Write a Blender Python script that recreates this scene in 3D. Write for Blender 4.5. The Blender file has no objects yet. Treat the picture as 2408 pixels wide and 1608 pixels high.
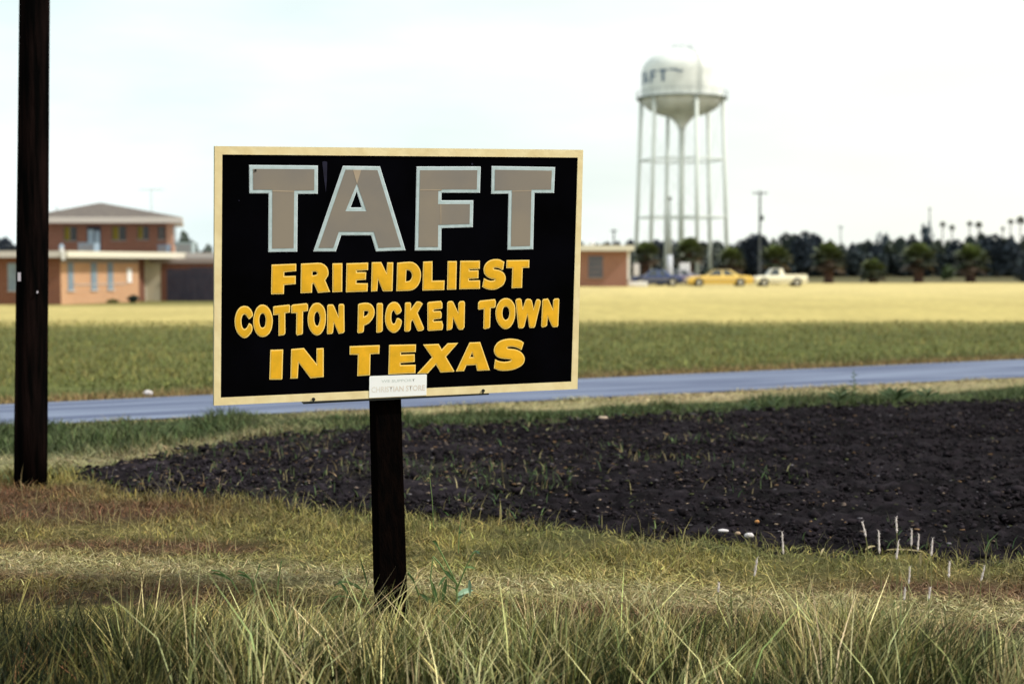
import bpy, bmesh, math, random
import numpy as np
from mathutils import Vector, Matrix
random.seed(7); rng = np.random.default_rng(11)
S = bpy.context.scene
COL = S.collection
R = math.radians

# ------------------------------------------------------------------ camera
W, H, FPX, HZ, EYE = 2408., 1608., 3344.4, 627., 1.70
PITCH = math.atan((H/2-HZ)/FPX)
cam = bpy.data.cameras.new('camera'); camo = bpy.data.objects.new('camera', cam); COL.objects.link(camo)
camo.location = (0, 0, EYE); camo.rotation_euler = (math.pi/2-PITCH, 0, 0)
cam.lens = 50; cam.sensor_width = 36; cam.clip_start = .1; cam.clip_end = 6000
cam.dof.use_dof = True; cam.dof.focus_distance = 7.0; cam.dof.aperture_fstop = 1.9
S.camera = camo

# ------------------------------------------------------------------ world, sun, exposure
SUN_EL, SUN_DIR = 46, Vector((0.97, -0.24, 0)).normalized()
w = bpy.data.worlds.new('World'); S.world = w; w.use_nodes = True
nt = w.node_tree; nt.nodes.clear()
N = nt.nodes.new
out = N('ShaderNodeOutputWorld'); mix = N('ShaderNodeMixShader'); b1 = N('ShaderNodeBackground'); b2 = N('ShaderNodeBackground')
sky = N('ShaderNodeTexSky'); sky.sky_type = 'NISHITA'; sky.sun_disc = False
sky.sun_elevation = R(SUN_EL); sky.sun_rotation = math.atan2(SUN_DIR.x, SUN_DIR.y)
sky.dust_density = 3.0; sky.air_density = 1.0
b1.inputs[1].default_value = .12
tc = N('ShaderNodeTexCoord'); mp = N('ShaderNodeMapping'); mp.inputs['Scale'].default_value = (1.2, 1.2, 5)
nz = N('ShaderNodeTexNoise'); nz.inputs['Scale'].default_value = 2.2; nz.inputs['Detail'].default_value = 6
rp = N('ShaderNodeValToRGB'); rp.color_ramp.elements[0].position = .38; rp.color_ramp.elements[1].position = .66
rp.color_ramp.elements[0].color = (.64, .76, .755, 1); rp.color_ramp.elements[1].color = (.88, .96, .945, 1)
b2.inputs[1].default_value = 1.36
L = nt.links.new
L(sky.outputs[0], b1.inputs[0]); L(tc.outputs['Generated'], mp.inputs[0]); L(mp.outputs[0], nz.inputs['Vector'])
L(nz.outputs[0], rp.inputs[0])
dt = N('ShaderNodeVectorMath'); dt.operation = 'DOT_PRODUCT'; dt.inputs[1].default_value = (SUN_DIR.x, SUN_DIR.y, 0); L(tc.outputs['Generated'], dt.inputs[0])
wm = N('ShaderNodeMapRange'); wm.inputs[1].default_value = -.42; wm.inputs[2].default_value = .42; L(dt.outputs['Value'], wm.inputs[0])
wx = N('ShaderNodeMix'); wx.data_type = 'RGBA'; L(wm.outputs[0], wx.inputs[0]); L(rp.outputs[0], wx.inputs[6]); wx.inputs[7].default_value = (.98, .93, .80, 1); L(wx.outputs[2], b2.inputs[0])
mix.inputs[0].default_value = .86
L(b1.outputs[0], mix.inputs[1]); L(b2.outputs[0], mix.inputs[2]); L(mix.outputs[0], out.inputs[0])
sl = bpy.data.lights.new('sun', 'SUN'); so = bpy.data.objects.new('sun', sl); COL.objects.link(so)
sl.energy = 3.8; sl.angle = R(3.0); sl.color = (1, .95, .86)
sd = Vector((SUN_DIR.x*math.cos(R(SUN_EL)), SUN_DIR.y*math.cos(R(SUN_EL)), math.sin(R(SUN_EL))))
so.rotation_euler = sd.to_track_quat('Z', 'Y').to_euler(); so.location = (0, 0, 60)
S.view_settings.view_transform = 'Standard'; S.view_settings.look = 'None'
S.view_settings.exposure = 0; S.view_settings.gamma = 1; S.view_settings.use_curve_mapping = False

# ------------------------------------------------------------------ survey helpers: where a sight line from the tripod meets the land
fw = np.array([0, math.cos(PITCH), -math.sin(PITCH)]); upv = np.array([0, math.sin(PITCH), math.cos(PITCH)])
CAMP = np.array([0, 0, EYE])
def ray(x, y): return np.array([1., 0, 0])*(x-W/2)/FPX + upv*(H/2-y)/FPX + fw
def G(x, y, z=0.):
    r = ray(x, y); return CAMP + r*((z-EYE)/r[2])
def A(x, y, Y):
    r = ray(x, y); return CAMP + r*(Y/r[1])

# ------------------------------------------------------------------ object helpers
def tag(o, label=None, cat=None, group=None, kind=None):
    if label: o['label'] = label
    if cat: o['category'] = cat
    if group: o['group'] = group
    if kind: o['kind'] = kind
    return o
def empty(name, loc, label, cat, group=None, rz=0):
    o = bpy.data.objects.new(name, None); COL.objects.link(o); o.location = loc; o.rotation_euler = (0, 0, rz)
    o.empty_display_size = .3
    return tag(o, label, cat, group)
def link(name, me, parent=None):
    o = bpy.data.objects.new(name, me); COL.objects.link(o)
    if parent: o.parent = parent
    return o
def copy_tree(o, parent=None):
    c = o.copy(); COL.objects.link(c); c.parent = parent
    for ch in [k for k in bpy.data.objects if k.parent == o]: copy_tree(ch, c)
    return c
class MB:
    def __init__(s): s.v = []; s.f = []; s.m = []
    def add(s, vs, fs, mi=0):
        n = len(s.v); s.v += [tuple(map(float, p)) for p in vs]; s.f += [tuple(n+i for i in f) for f in fs]; s.m += [mi]*len(fs)
    def box(s, a, b, mi=0, M=None):
        x0, y0, z0 = a; x1, y1, z1 = b
        vs = [(x0,y0,z0),(x1,y0,z0),(x1,y1,z0),(x0,y1,z0),(x0,y0,z1),(x1,y0,z1),(x1,y1,z1),(x0,y1,z1)]
        if M is not None: vs = [M @ Vector(p) for p in vs]
        s.add(vs, [(0,3,2,1),(4,5,6,7),(0,1,5,4),(1,2,6,5),(2,3,7,6),(3,0,4,7)], mi)
    def hexa(s, bot, top, mi=0):   # 4 bottom points, 4 top points
        s.add(list(bot)+list(top), [(0,3,2,1),(4,5,6,7),(0,1,5,4),(1,2,6,5),(2,3,7,6),(3,0,4,7)], mi)
    def tube(s, pts, rad, n=8, mi=0, cap=True):
        rings = []
        pts = [Vector(p) for p in pts]
        if not hasattr(rad, '__len__'): rad = [rad]*len(pts)
        for i, p in enumerate(pts):
            d = (pts[min(i+1, len(pts)-1)]-pts[max(i-1, 0)]).normalized()
            a = Vector((0, 0, 1)) if abs(d.z) < .9 else Vector((1, 0, 0))
            u = d.cross(a).normalized(); v = d.cross(u)
            rings.append([p+(u*math.cos(t)+v*math.sin(t))*rad[i] for t in [2*math.pi*k/n for k in range(n)]])
        vs = [q for r_ in rings for q in r_]; fs = []
        for i in range(len(pts)-1):
            for k in range(n): fs.append((i*n+k, i*n+(k+1) % n, (i+1)*n+(k+1) % n, (i+1)*n+k))
        if cap: fs.append(tuple(range(n-1, -1, -1))); fs.append(tuple((len(pts)-1)*n+k for k in range(n)))
        s.add(vs, fs, mi)
    def lathe(s, prof, n=32, mi=0, c=(0, 0)):
        vs = []; fs = []
        for r_, z in prof:
            for k in range(n): t = 2*math.pi*k/n; vs.append((c[0]+r_*math.cos(t), c[1]+r_*math.sin(t), z))
        for i in range(len(prof)-1):
            for k in range(n): fs.append((i*n+k, i*n+(k+1) % n, (i+1)*n+(k+1) % n, (i+1)*n+k))
        s.add(vs, fs, mi)
    def build(s, name, mats, parent=None, smooth=False, bevel=0):
        me = bpy.data.meshes.new(name); me.from_pydata(s.v, [], s.f)
        if not isinstance(mats, (list, tuple)): mats = [mats]
        for m in mats: me.materials.append(m)
        if len(mats) > 1: me.polygons.foreach_set('material_index', s.m)
        if smooth: me.polygons.foreach_set('use_smooth', [True]*len(me.polygons))
        me.update(); o = link(name, me, parent)
        if bevel:
            b = o.modifiers.new('bevel', 'BEVEL'); b.width = bevel; b.segments = 2; b.limit_method = 'ANGLE'
        return o

def mat(name, c, rough=.8, spec=.3, c2=None, scale=5., amt=1., bump=0., bscale=None, metal=0., stretch=(1, 1, 1), attr=None, detail=6, lo=.35, hi=.65, coord='Object'):
    m = bpy.data.materials.new(name); m.use_nodes = True; t = m.node_tree; p = t.nodes['Principled BSDF']
    p.inputs['Roughness'].default_value = rough; p.inputs['Specular IOR Level'].default_value = spec; p.inputs['Metallic'].default_value = metal
    lk = t.links.new; tcn = t.nodes.new('ShaderNodeTexCoord'); mpn = t.nodes.new('ShaderNodeMapping'); mpn.inputs['Scale'].default_value = stretch
    lk(tcn.outputs[coord], mpn.inputs[0])
    base = None
    if attr:
        at = t.nodes.new('ShaderNodeVertexColor'); at.layer_name = attr; base = at.outputs[0]
    if c2 is not None:
        n = t.nodes.new('ShaderNodeTexNoise'); n.inputs['Scale'].default_value = scale; n.inputs['Detail'].default_value = detail
        lk(mpn.outputs[0], n.inputs['Vector'])
        mr = t.nodes.new('ShaderNodeMapRange'); mr.inputs[1].default_value = lo; mr.inputs[2].default_value = hi; mr.inputs[4].default_value = amt
        lk(n.outputs[0], mr.inputs[0])
        mx = t.nodes.new('ShaderNodeMix'); mx.data_type = 'RGBA'; lk(mr.outputs[0], mx.inputs[0])
        if attr:
            mx.blend_type = 'MULTIPLY'; lk(base, mx.inputs[6]); mx.inputs[7].default_value = (*c2, 1)
        else:
            mx.inputs[6].default_value = (*c, 1); mx.inputs[7].default_value = (*c2, 1)
        base = mx.outputs[2]
    if base is not None: lk(base, p.inputs['Base Color'])
    else: p.inputs['Base Color'].default_value = (*c, 1)
    if bump:
        n2 = t.nodes.new('ShaderNodeTexNoise'); n2.inputs['Scale'].default_value = bscale or scale*2; n2.inputs['Detail'].default_value = 8
        lk(mpn.outputs[0], n2.inputs['Vector'])
        bp = t.nodes.new('ShaderNodeBump'); bp.inputs['Strength'].default_value = bump; bp.inputs['Distance'].default_value = .02
        lk(n2.outputs[0], bp.inputs['Height']); lk(bp.outputs[0], p.inputs['Normal'])
    return m
def brick_mat(name, c1, c2, mortar):
    m = mat(name, c1, .9, .2); t = m.node_tree; p = t.nodes['Principled BSDF']
    tcn = t.nodes['Texture Coordinate']; 
    br = t.nodes.new('ShaderNodeTexBrick'); br.inputs['Scale'].default_value = 1; br.inputs['Brick Width'].default_value = .22; br.inputs['Row Height'].default_value = .075
    br.inputs['Mortar Size'].default_value = .01; br.inputs[1].default_value = (*c1, 1); br.inputs[2].default_value = (*c2, 1); br.inputs[3].default_value = (*mortar, 1)
    sx = t.nodes.new('ShaderNodeSeparateXYZ'); cx = t.nodes.new('ShaderNodeCombineXYZ'); ad = t.nodes.new('ShaderNodeMath')
    t.links.new(tcn.outputs['Object'], sx.inputs[0]); t.links.new(sx.outputs[0], ad.inputs[0]); t.links.new(sx.outputs[1], ad.inputs[1])
    t.links.new(ad.outputs[0], cx.inputs[0]); t.links.new(sx.outputs[2], cx.inputs[1]); t.links.new(cx.outputs[0], br.inputs[0])
    n = t.nodes.new('ShaderNodeTexNoise'); n.inputs['Scale'].default_value = .7; mx = t.nodes.new('ShaderNodeMix'); mx.data_type = 'RGBA'; mx.blend_type = 'MULTIPLY'
    t.links.new(tcn.outputs['Object'], n.inputs['Vector']); t.links.new(n.outputs[0], mx.inputs[0]); t.links.new(br.outputs[0], mx.inputs[6]); mx.inputs[7].default_value = (.8, .78, .78, 1)
    t.links.new(mx.outputs[2], p.inputs['Base Color'])
    return m

def vnoise(x, y, seed=0):
    xi = np.floor(x).astype(np.int64); yi = np.floor(y).astype(np.int64); fx = x-xi; fy = y-yi
    fx = fx*fx*(3-2*fx); fy = fy*fy*(3-2*fy)
    def h(a, b):
        v = np.sin(a*127.1+b*311.7+seed*74.7)*43758.5453; return v-np.floor(v)
    return (h(xi, yi)*(1-fx)+h(xi+1, yi)*fx)*(1-fy)+(h(xi, yi+1)*(1-fx)+h(xi+1, yi+1)*fx)*fy
def fbm(x, y, seed=0, o=4):
    s = 0; a = .5; 
    for i in range(o): s = s+a*vnoise(x*2**i+i*17.3, y*2**i-i*9.1, seed+i); a *= .5
    return s/(1-.5**o)
def sstep(t): t = np.clip(t, 0, 1); return t*t*(3-2*t)

# ------------------------------------------------------------------ layout of the land (world metres)
def line(pts): q = np.array([G(*p)[:2] for p in pts]); return q[q[:, 0].argsort()]
NEAR = line([(164,1113),(287,1160),(513,1169),(872,1210),(1128,1225),(1333,1246),(1538,1267),(1743,1282),(1949,1302),(2408,1322)])
FAR = line([(164,1110),(300,1092),(410,1067),(615,1031),(872,1008),(1128,999),(1538,978),(1949,958),(2408,943)])
RN = [G(115,999)[:2], G(2408,888)[:2]]; RF = [G(120,947)[:2], G(2408,846)[:2]]
def lin(l, x):
    (x0, y0), (x1, y1) = l; return y0+(x-x0)*(y1-y0)/(x1-x0)
def near_y(x):
    y = np.interp(x, NEAR[:, 0], NEAR[:, 1]); return np.where(x > NEAR[-1, 0], NEAR[-1, 1]+(x-NEAR[-1, 0])*(-.05), y)
def far_y(x):
    y = np.interp(x, FAR[:, 0], FAR[:, 1]); return np.where(x > FAR[-1, 0], FAR[-1, 1]+(x-FAR[-1, 0])*.5, y)
XTIP = min(NEAR[0, 0], FAR[0, 0])
def plow_mask(x, y, m=0.):
    j = .5*(fbm(x*2.3, y*2.3, 3)-.5)+.3*(fbm(x*9, y*9, 5)-.5)
    return (x > XTIP+.1) & (y > near_y(x)+m+j) & (y < far_y(x)-m+j)
TRK = line([(0,1326),(1200,1385),(2408,1452)])
def track_d(x, y): return y-(TRK[0, 1]+(x-TRK[0, 0])*(TRK[-1, 1]-TRK[0, 1])/(TRK[-1, 0]-TRK[0, 0]))
BROWN = [(130,1205,1.2,.55,.95),(60,1400,1.2,.12,.9),(350,1420,.9,.1,.8),(1400,1455,.5,.12,.8),(30,1165,.7,.5,.8),(250,1285,.9,.18,1),(430,1295,.55,.2,.9),(60,1350,.8,.12,1),(250,1360,.8,.12,1),(420,1385,.6,.12,.8),(1560,1440,.85,.17,1),(1750,1470,.5,.2,.7),
         (2250,1390,.7,.24,.9),(2400,1400,.5,.3,.9),(2250,1490,.8,.16,.8),(2380,1560,.5,.2,.6),(870,1370,.3,.1,.4),(1950,1500,.6,.14,.6),(80,1480,.5,.1,.5)]
BR = [(G(a,b)[0], G(a,b)[1], rx, ry, k) for a, b, rx, ry, k in BROWN]
def near_color(x, y):
    """what grows where in the near grass: returns rgb, and weights"""
    n = fbm(x*1.3, y*1.3, 21); n2 = fbm(x*5, y*5, 22)
    n3 = fbm(x*9, y*6, 23)
    gs = np.array([.118, .125, .036]); straw = np.array([.45, .40, .21]); br = np.array([.105, .053, .027]); gr = np.array([.062, .080, .026]); gold = np.array([.30, .235, .075])
    c = gs[None]*(1-n[:, None])+gold[None]*n[:, None]*.75+gs[None]*.12
    c = c*(.25+1.5*n3)[:, None]
    wg = sstep((near_y(x)-y)*-1.4+1.2)[:, None]*.6*sstep((n2-.25)*2)[:, None]   # greener towards the ploughed land
    c = c*(1-wg)+gr[None]*1.15*wg
    d = track_d(x, y)+.12*(n-.5)
    wt = np.exp(-(d/.19)**2)*(.45+.9*n2)*(.75+.5*n)
    wb = np.zeros_like(x)
    for a, b, rx, ry, k in BR: wb = np.maximum(wb, k*np.exp(-(((x-a)/rx)**2+((y-b)/ry)**2)))
    wb = np.clip(wb*1.6*(.5+.9*n2), 0, 1)
    c = c*(1-wb[:, None])+br[None]*wb[:, None]
    wt = np.clip(wt, 0, 1); c = c*(1-wt[:, None])+straw[None]*wt[:, None]
    return c, wt, wb
def verge_color(x, y):
    """strip between the ploughed land and the road"""
    n = fbm(x*1.1, y*1.1, 31); n2 = fbm(x*4, y*4, 32)
    t = (y-far_y(x))/np.maximum(lin(RN, x)-far_y(x), .2)
    green = np.array([.045, .066, .024]); tan = np.array([.36, .285, .175]); st = np.array([.26, .25, .12])
    left = sstep((-1.2-x)/2.)
    t1 = .33+.25*(n-.5)
    wtan = sstep((t-t1)/.18)*(1-left)+left*np.maximum(.75*np.exp(-((t-.12)/.14)**2), sstep((t-.93)/.06))
    wtan = np.clip(wtan+.35*(n2-.5), 0, 1)[:, None]
    c = green[None]*(.75+.6*n2[:, None])*(1-wtan)+(tan*(1-n[:, None])+st*n[:, None])*wtan
    return c, wtan[:, 0]
def dip(x, y): return -.43*sstep((y-48)/26)*sstep((-7-x)/9)

# ------------------------------------------------------------------ ground sheet
xs = np.concatenate([-np.geomspace(900, 7.2, 46), np.arange(-7, 10.01, .085), np.geomspace(10.2, 900, 46)])
ys = np.concatenate([np.linspace(-60, 3.6, 14), np.arange(3.8, 20, .075), np.geomspace(20.1, 3500, 92)])
XX, YY = np.meshgrid(xs, ys); X = XX.ravel(); Y = YY.ravel()
Z = np.where(Y < 45, .05*(fbm(X*1.5, Y*1.5, 41)-.5)*sstep((16-Y)/5)+.02*(fbm(X*7, Y*7, 42)-.5)*sstep((16-Y)/5), 0)+dip(X, Y)
inpl = plow_mask(X, Y, -.05); Z = np.where(inpl, -.05, Z)-.06*np.exp(-((X+.61)**2+(Y-6.85)**2)/.05)
Z = np.where((Y > lin(RN, X)-.4) & (Y < lin(RF, X)+.3), Z*.3-.012, Z)
cols = np.zeros((len(X), 3))
nc, _, _ = near_color(X, Y); vc, _ = verge_color(X, Y)
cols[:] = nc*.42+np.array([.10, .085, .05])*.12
cols[Y < 6.7] *= .2  # ground colour darkened for the shade under the front grass
mv = Y > (near_y(X)+far_y(X))/2; cols[mv] = vc[mv]*.75+np.array([.12, .10, .06])*.2
green = np.array([.060, .074, .019]); green2 = np.array([.078, .080, .024]); straw = np.array([.58, .475, .215]); straw2 = np.array([.47, .385, .15]); verge = np.array([.17, .125, .055])
n1 = fbm(X*.12, Y*.12, 51); n2 = fbm(X*.9, Y*.35, 52)
fc = (green[None]*(1-n1[:, None])+green2[None]*n1[:, None])*1.28
fc *= (.72+.56*n2[:, None])*(.85+.3*fbm(X*.5, Y*1.3, 53)[:, None])
we = np.clip(1.25-(Y-lin(RF, X))/1.0, 0, 1)[:, None]*(.7+.5*n2[:, None]); we = np.clip(we, 0, 1); fc = fc*(1-we)+verge*we
b = 41+X*.09+.9*(n1-.5)
ws = np.clip(sstep((Y-b+1.5)/5)+.5*(n2-.5)*(np.abs(Y-b) < 9)*(1-np.abs(Y-b)/9), 0, 1)[:, None]; wf = sstep((Y-55)/50)[:, None]
fc = fc*(1-ws)+(straw2*(1-wf)+straw*wf)*ws*(.82+.36*n2[:, None])*(.93+.14*fbm(X*.25, Y*.9, 55)[:, None])
ww = sstep((Y-150)/6)[:, None]; fc = fc*(1-ww)+np.array([.105, .095, .048])*ww
wgr = (sstep((X+27.5)/1.)*sstep((-14-X)/2.)*sstep((Y-77.5)/1.4)*sstep((92-Y)/2))[:, None]*.8; fc = fc*(1-wgr)+np.array([.09, .10, .03])*wgr
mf = Y > lin(RF, X)-.3; cols[mf] = fc[mf]
nx = len(xs); ny = len(ys)
i = np.arange((ny-1)*(nx-1)); r_ = i//(nx-1); c_ = i % (nx-1); a0 = r_*nx+c_
F = np.stack([a0, a0+1, a0+nx+1, a0+nx], 1)
def np_mesh(name, V, F, cols=None, smooth=False):
    me = bpy.data.meshes.new(name); me.vertices.add(len(V)); me.vertices.foreach_set('co', np.ascontiguousarray(V, dtype=np.float32).ravel())
    if isinstance(F, tuple):   # (quads, tris)
        q, t = F; li = np.concatenate([q.ravel(), t.ravel()]); st = np.concatenate([np.arange(len(q))*4, len(q)*4+np.arange(len(t))*3]); n = len(q)+len(t)
    else:
        k = F.shape[1]; li = F.ravel(); st = np.arange(len(F))*k; n = len(F)
    me.loops.add(len(li)); me.loops.foreach_set('vertex_index', li.astype(np.int32))
    me.polygons.add(n); me.polygons.foreach_set('loop_start', st.astype(np.int32))
    if smooth: me.polygons.foreach_set('use_smooth', np.ones(n, dtype=bool))
    if cols is not None:
        at = me.color_attributes.new('Col', 'FLOAT_COLOR', 'POINT')
        cc = np.ones((len(V), 4), dtype=np.float32); cc[:, :3] = cols; at.data.foreach_set('color', cc.ravel())
    me.update(calc_edges=True); me.validate()
    return me
M_ground = mat('ground_earth_and_grass', (.1, .1, .05), .95, .1, c2=(.62, .66, .6), scale=2.2, attr='Col', bump=.5, bscale=30, amt=.8)
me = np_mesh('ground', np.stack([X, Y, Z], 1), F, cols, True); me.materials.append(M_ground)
tag(link('ground', me), kind='structure')

# ------------------------------------------------------------------ road
xr = np.linspace(-60, 90, 500); V = []; F = []
jn = .10*(fbm(xr*1.2, xr*0, 61)-.5)+.06*(fbm(xr*6, xr*0+3, 62)-.5); jf = .10*(fbm(xr*1.2, xr*0+9, 63)-.5)+.06*(fbm(xr*6, xr*0+7, 64)-.5)
K = 7
for k in range(K):
    t = k/(K-1); yy = (lin(RN, xr)+jn)*(1-t)+(lin(RF, xr)+jf)*t
    V.append(np.stack([xr, yy, np.full_like(xr, .012)+.03*math.sin(math.pi*t)], 1))
V = np.concatenate(V); n = len(xr); F = np.array([(k*n+i, k*n+i+1, (k+1)*n+i+1, (k+1)*n+i) for k in range(K-1) for i in range(n-1)])
me = np_mesh('road', V, F, None, True)
uvl = me.uv_layers.new(name='UVMap'); li = np.empty(len(me.loops), dtype=np.int32); me.loops.foreach_get('vertex_index', li)
uvl.data.foreach_set('uv', np.stack([xr[li % n]/20, (li//n)/(K-1)], 1).astype(np.float32).ravel())
M_road = mat('worn_asphalt', (.066, .084, .155), .9, .25, c2=(.175, .215, .31), scale=1.0, stretch=(5, 9, 1), detail=5, bump=.3, bscale=60, lo=.36, hi=.66, coord='UV')
me.materials.append(M_road); tag(link('road', me), kind='structure')

# ------------------------------------------------------------------ ploughed field
px_ = np.arange(XTIP+.05, 15, .048); T = 170
PV = []
for xv in px_:
    yn = float(near_y(np.array(xv))); yf = float(far_y(np.array(xv))); PV.append(np.stack([np.full(T, xv), yn-.14+(yf-yn+.28)*np.linspace(0, 1, T)], 1))
P = np.concatenate(PV); px, py = P[:, 0], P[:, 1]
def clod(x, y, s, seed):
    v = vnoise(x*s, y*s, seed); return np.abs(v-.5)*2
e = .5+.5*fbm(px*.8, py*.8, 75)
hz = .035*fbm(px*1.5, py*2.5, 71)+.030*(1-clod(px, py, 8, 72))*e+.036*clod(px, py, 15, 73)**1.3+.036*vnoise(px*24, py*24, 74)**2
hz = hz-.028; hz = hz*1.15; hz += .012*np.sin((py*.95-px*.3)*6.0+3*fbm(px*.6, py*.6, 77))
j = .5*(fbm(px*2.3, py*2.3, 3)-.5)+.3*(fbm(px*9, py*9, 5)-.5)
ed = np.minimum(py-near_y(px)-j, far_y(px)-py+j)
pz = -.06+(hz+.05)*sstep((ed+.05)/.3)
n = len(px_); q = np.array([(i*T+k, (i+1)*T+k, (i+1)*T+k+1, i*T+k+1) for i in range(n-1) for k in range(T-1)])
sc = np.array([.0130, .0108, .0135]); gcol = np.array([.045, .045, .03])
wn = sstep((fbm(px*1.1, py*1.1, 81)-.56)/.12)*sstep((1.5-px)/3)*.28
pc = sc[None]*(.4+.8*sstep((fbm(px*3.2, py*5.2, 82)[:, None]-.3)/.4)**1.5+1.3*vnoise(px*17, py*17, 83)[:, None]**4)*(1+.9*sstep((1-px)/4))[:, None]; pc = pc*(1-wn[:, None])+gcol*wn[:, None]
me = np_mesh('ploughed_field', np.stack([px, py, pz], 1), q, pc, False)
M_soil = mat('black_soil', (.02, .02, .02), 1, .05, c2=(.5, .5, .55), scale=14, attr='Col', bump=.6, bscale=60)
me.materials.append(M_soil); tag(link('ploughed_field', me), kind='structure')

def lumps(name, n, xy, zf, size, colf, mt, flat=.6, seed=1):
    g = np.random.default_rng(seed)
    bm = bmesh.new(); bmesh.ops.create_icosphere(bm, subdivisions=1, radius=1); bv = np.array([v.co[:] for v in bm.verts]); bf = np.array([[v.index for v in f.verts] for f in bm.faces]); bm.free()
    k = len(bv); sz = size(n, g)
    A_ = g.uniform(.35, 1.5, (n, k, 1)); V = bv[None]*A_*sz[:, None, None]; V[:, :, 2] *= flat; V[:, :, 0] *= g.uniform(.7, 1.5, (n, 1))
    th = g.uniform(0, 6.28, n); c, s = np.cos(th)[:, None], np.sin(th)[:, None]
    x = V[:, :, 0]*c-V[:, :, 1]*s; y = V[:, :, 0]*s+V[:, :, 1]*c
    V = np.stack([x+xy[:, 0:1], y+xy[:, 1:2], V[:, :, 2]+zf[:, None]], 2)
    F = (bf[None]+(np.arange(n)*k)[:, None, None]).reshape(-1, 3)
    cc = np.repeat(colf(n, g), k, 0)
    me = np_mesh(name, V.reshape(-1, 3), F, cc); me.materials.append(mt); return link(name, me)
def plow_pts(n, g, xr=(-3.6, 12)):
    o = []
    while sum(map(len, o)) < n:
        x = g.uniform(*xr, n*2); y = g.uniform(7.8, 19, n*2); m = plow_mask(x, y, .03); o.append(np.stack([x[m], y[m]], 1))
    return np.concatenate(o)[:n]
g = np.random.default_rng(5); pp = plow_pts(90000, g); pp = pp[g.random(len(pp)) < .15+.85*sstep((fbm(pp[:, 0]*1.6, pp[:, 1]*2.6, 85)-.3)/.4)][:42000]; n_c = len(pp)
M_clod = mat('dry_soil_clod', (.02, .02, .02), 1, .05, attr='Col', c2=(.7, .7, .7), scale=40)
o = lumps('soil_clods', n_c, pp, .022+.03*g.random(n_c), lambda n, g: .005+.020*g.random(n)**3, lambda n, g: sc[None]*g.uniform(.4, 2.2, (n, 1)), M_clod, .7, 2)
_ = o
pb_ = plow_pts(1500, g); o2 = lumps('large_soil_clods', 1500, pb_, .02+.02*g.random(1500), lambda n, g: .02+.035*g.random(n)**2, lambda n, g: sc[None]*g.uniform(.5, 2.2, (n, 1)), M_clod, .75, 12)
tag(o2, 'fist sized lumps of black soil turned up by the plough', 'soil clods', kind='stuff')
tag(o, 'black clods of broken soil scattered over the ploughed field', 'soil clods', kind='stuff')
pp = plow_pts(11000, g); 
m_ = (pp[:, 0] < 1.2+1.5*g.standard_normal(len(pp))) | (g.random(len(pp)) < .2); pp = pp[m_]
pal = np.array([[.26, .20, .15], [.18, .14, .12], [.20, .125, .07], [.16, .15, .17], [.09, .10, .05]])
o = lumps('dry_plant_litter', len(pp), pp, .055+.02*g.random(len(pp)), lambda n, g: .004+.015*g.random(n)**2, lambda n, g: pal[g.integers(0, 5, n)]*g.uniform(.4, 1., (n, 1)), M_clod, .35, 3)
tag(o, 'pale bits of dead stalk and leaf lying on the black soil', 'plant litter', kind='stuff')

# ------------------------------------------------------------------ grass
M_grass = mat('grass_blades', (.1, .1, .05), .75, .25, attr='Col')
def blades(name, x, y, z0, h, wd, lx, ly, col, label, tipc=None, seed=0):
    g = np.random.default_rng(seed); n = len(x); th = g.uniform(0, math.pi, n); dx = np.cos(th)*wd/2; dy = np.sin(th)*wd/2
    V = np.empty((n, 5, 3), dtype=np.float32)
    V[:, 0] = np.stack([x-dx, y-dy, z0], 1); V[:, 1] = np.stack([x+dx, y+dy, z0], 1)
    mx, my, mz = x+lx*.32, y+ly*.32, z0+h*.58
    V[:, 2] = np.stack([mx+dx*.8, my+dy*.8, mz], 1); V[:, 3] = np.stack([mx-dx*.8, my-dy*.8, mz], 1)
    V[:, 4] = np.stack([x+lx, y+ly, z0+h], 1)
    b_ = np.arange(n)*5; q = np.stack([b_, b_+1, b_+2, b_+3], 1); t = np.stack([b_+3, b_+2, b_+4], 1)
    cc = np.repeat(col[:, None], 5, 1)
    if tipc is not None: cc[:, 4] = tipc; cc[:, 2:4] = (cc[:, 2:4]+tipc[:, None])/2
    me = np_mesh(name, V.reshape(-1, 3), (q, t), cc.reshape(-1, 3)); me.materials.append(M_grass)
    return tag(link(name, me), label, 'grass', kind='stuff')
def jitter(c, g, a=.35): return c*np.exp(g.normal(0, a*.85, (len(c), 1)))*g.uniform(.88, 1.12, (len(c), 3))

# short grass between the verge in front and the ploughed field
g = np.random.default_rng(101); n = 120000
x = g.uniform(-5.2, 6.2, n); y = 6.6+g.random(n)**.9*7.0
m = (y < near_y(x)+.5*(fbm(x*2.3, y*2.3, 3)-.5)+.3*(fbm(x*9, y*9, 5)-.5)+.10*g.standard_normal(n)) & ~((np.abs(x+.61) < .12) & (y > 6.45) & (y < 7.2)) & (np.abs(x) < .43*y+.9); x, y = x[m], y[m]; n = len(x)
c, wt, wb = near_color(x, y); tuft = fbm(x*3.2, y*3.2, 91)
h = (.03+.085*tuft*g.random(n))*(1-.72*wt)*(1-.2*wb); h *= (1+.5*sstep((y-8.6)/2))*(.55+.9*fbm(x*1.7, y*1.7, 92))
blades('short_grass', x, y, np.full(n, -.02), h, .004+.007*g.random(n), .05*g.standard_normal(n), .05*g.standard_normal(n), jitter(c*1.05, g, .40), 'short dry grass with brown patches and a pale wheel track before the ploughed field', seed=1)
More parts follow.
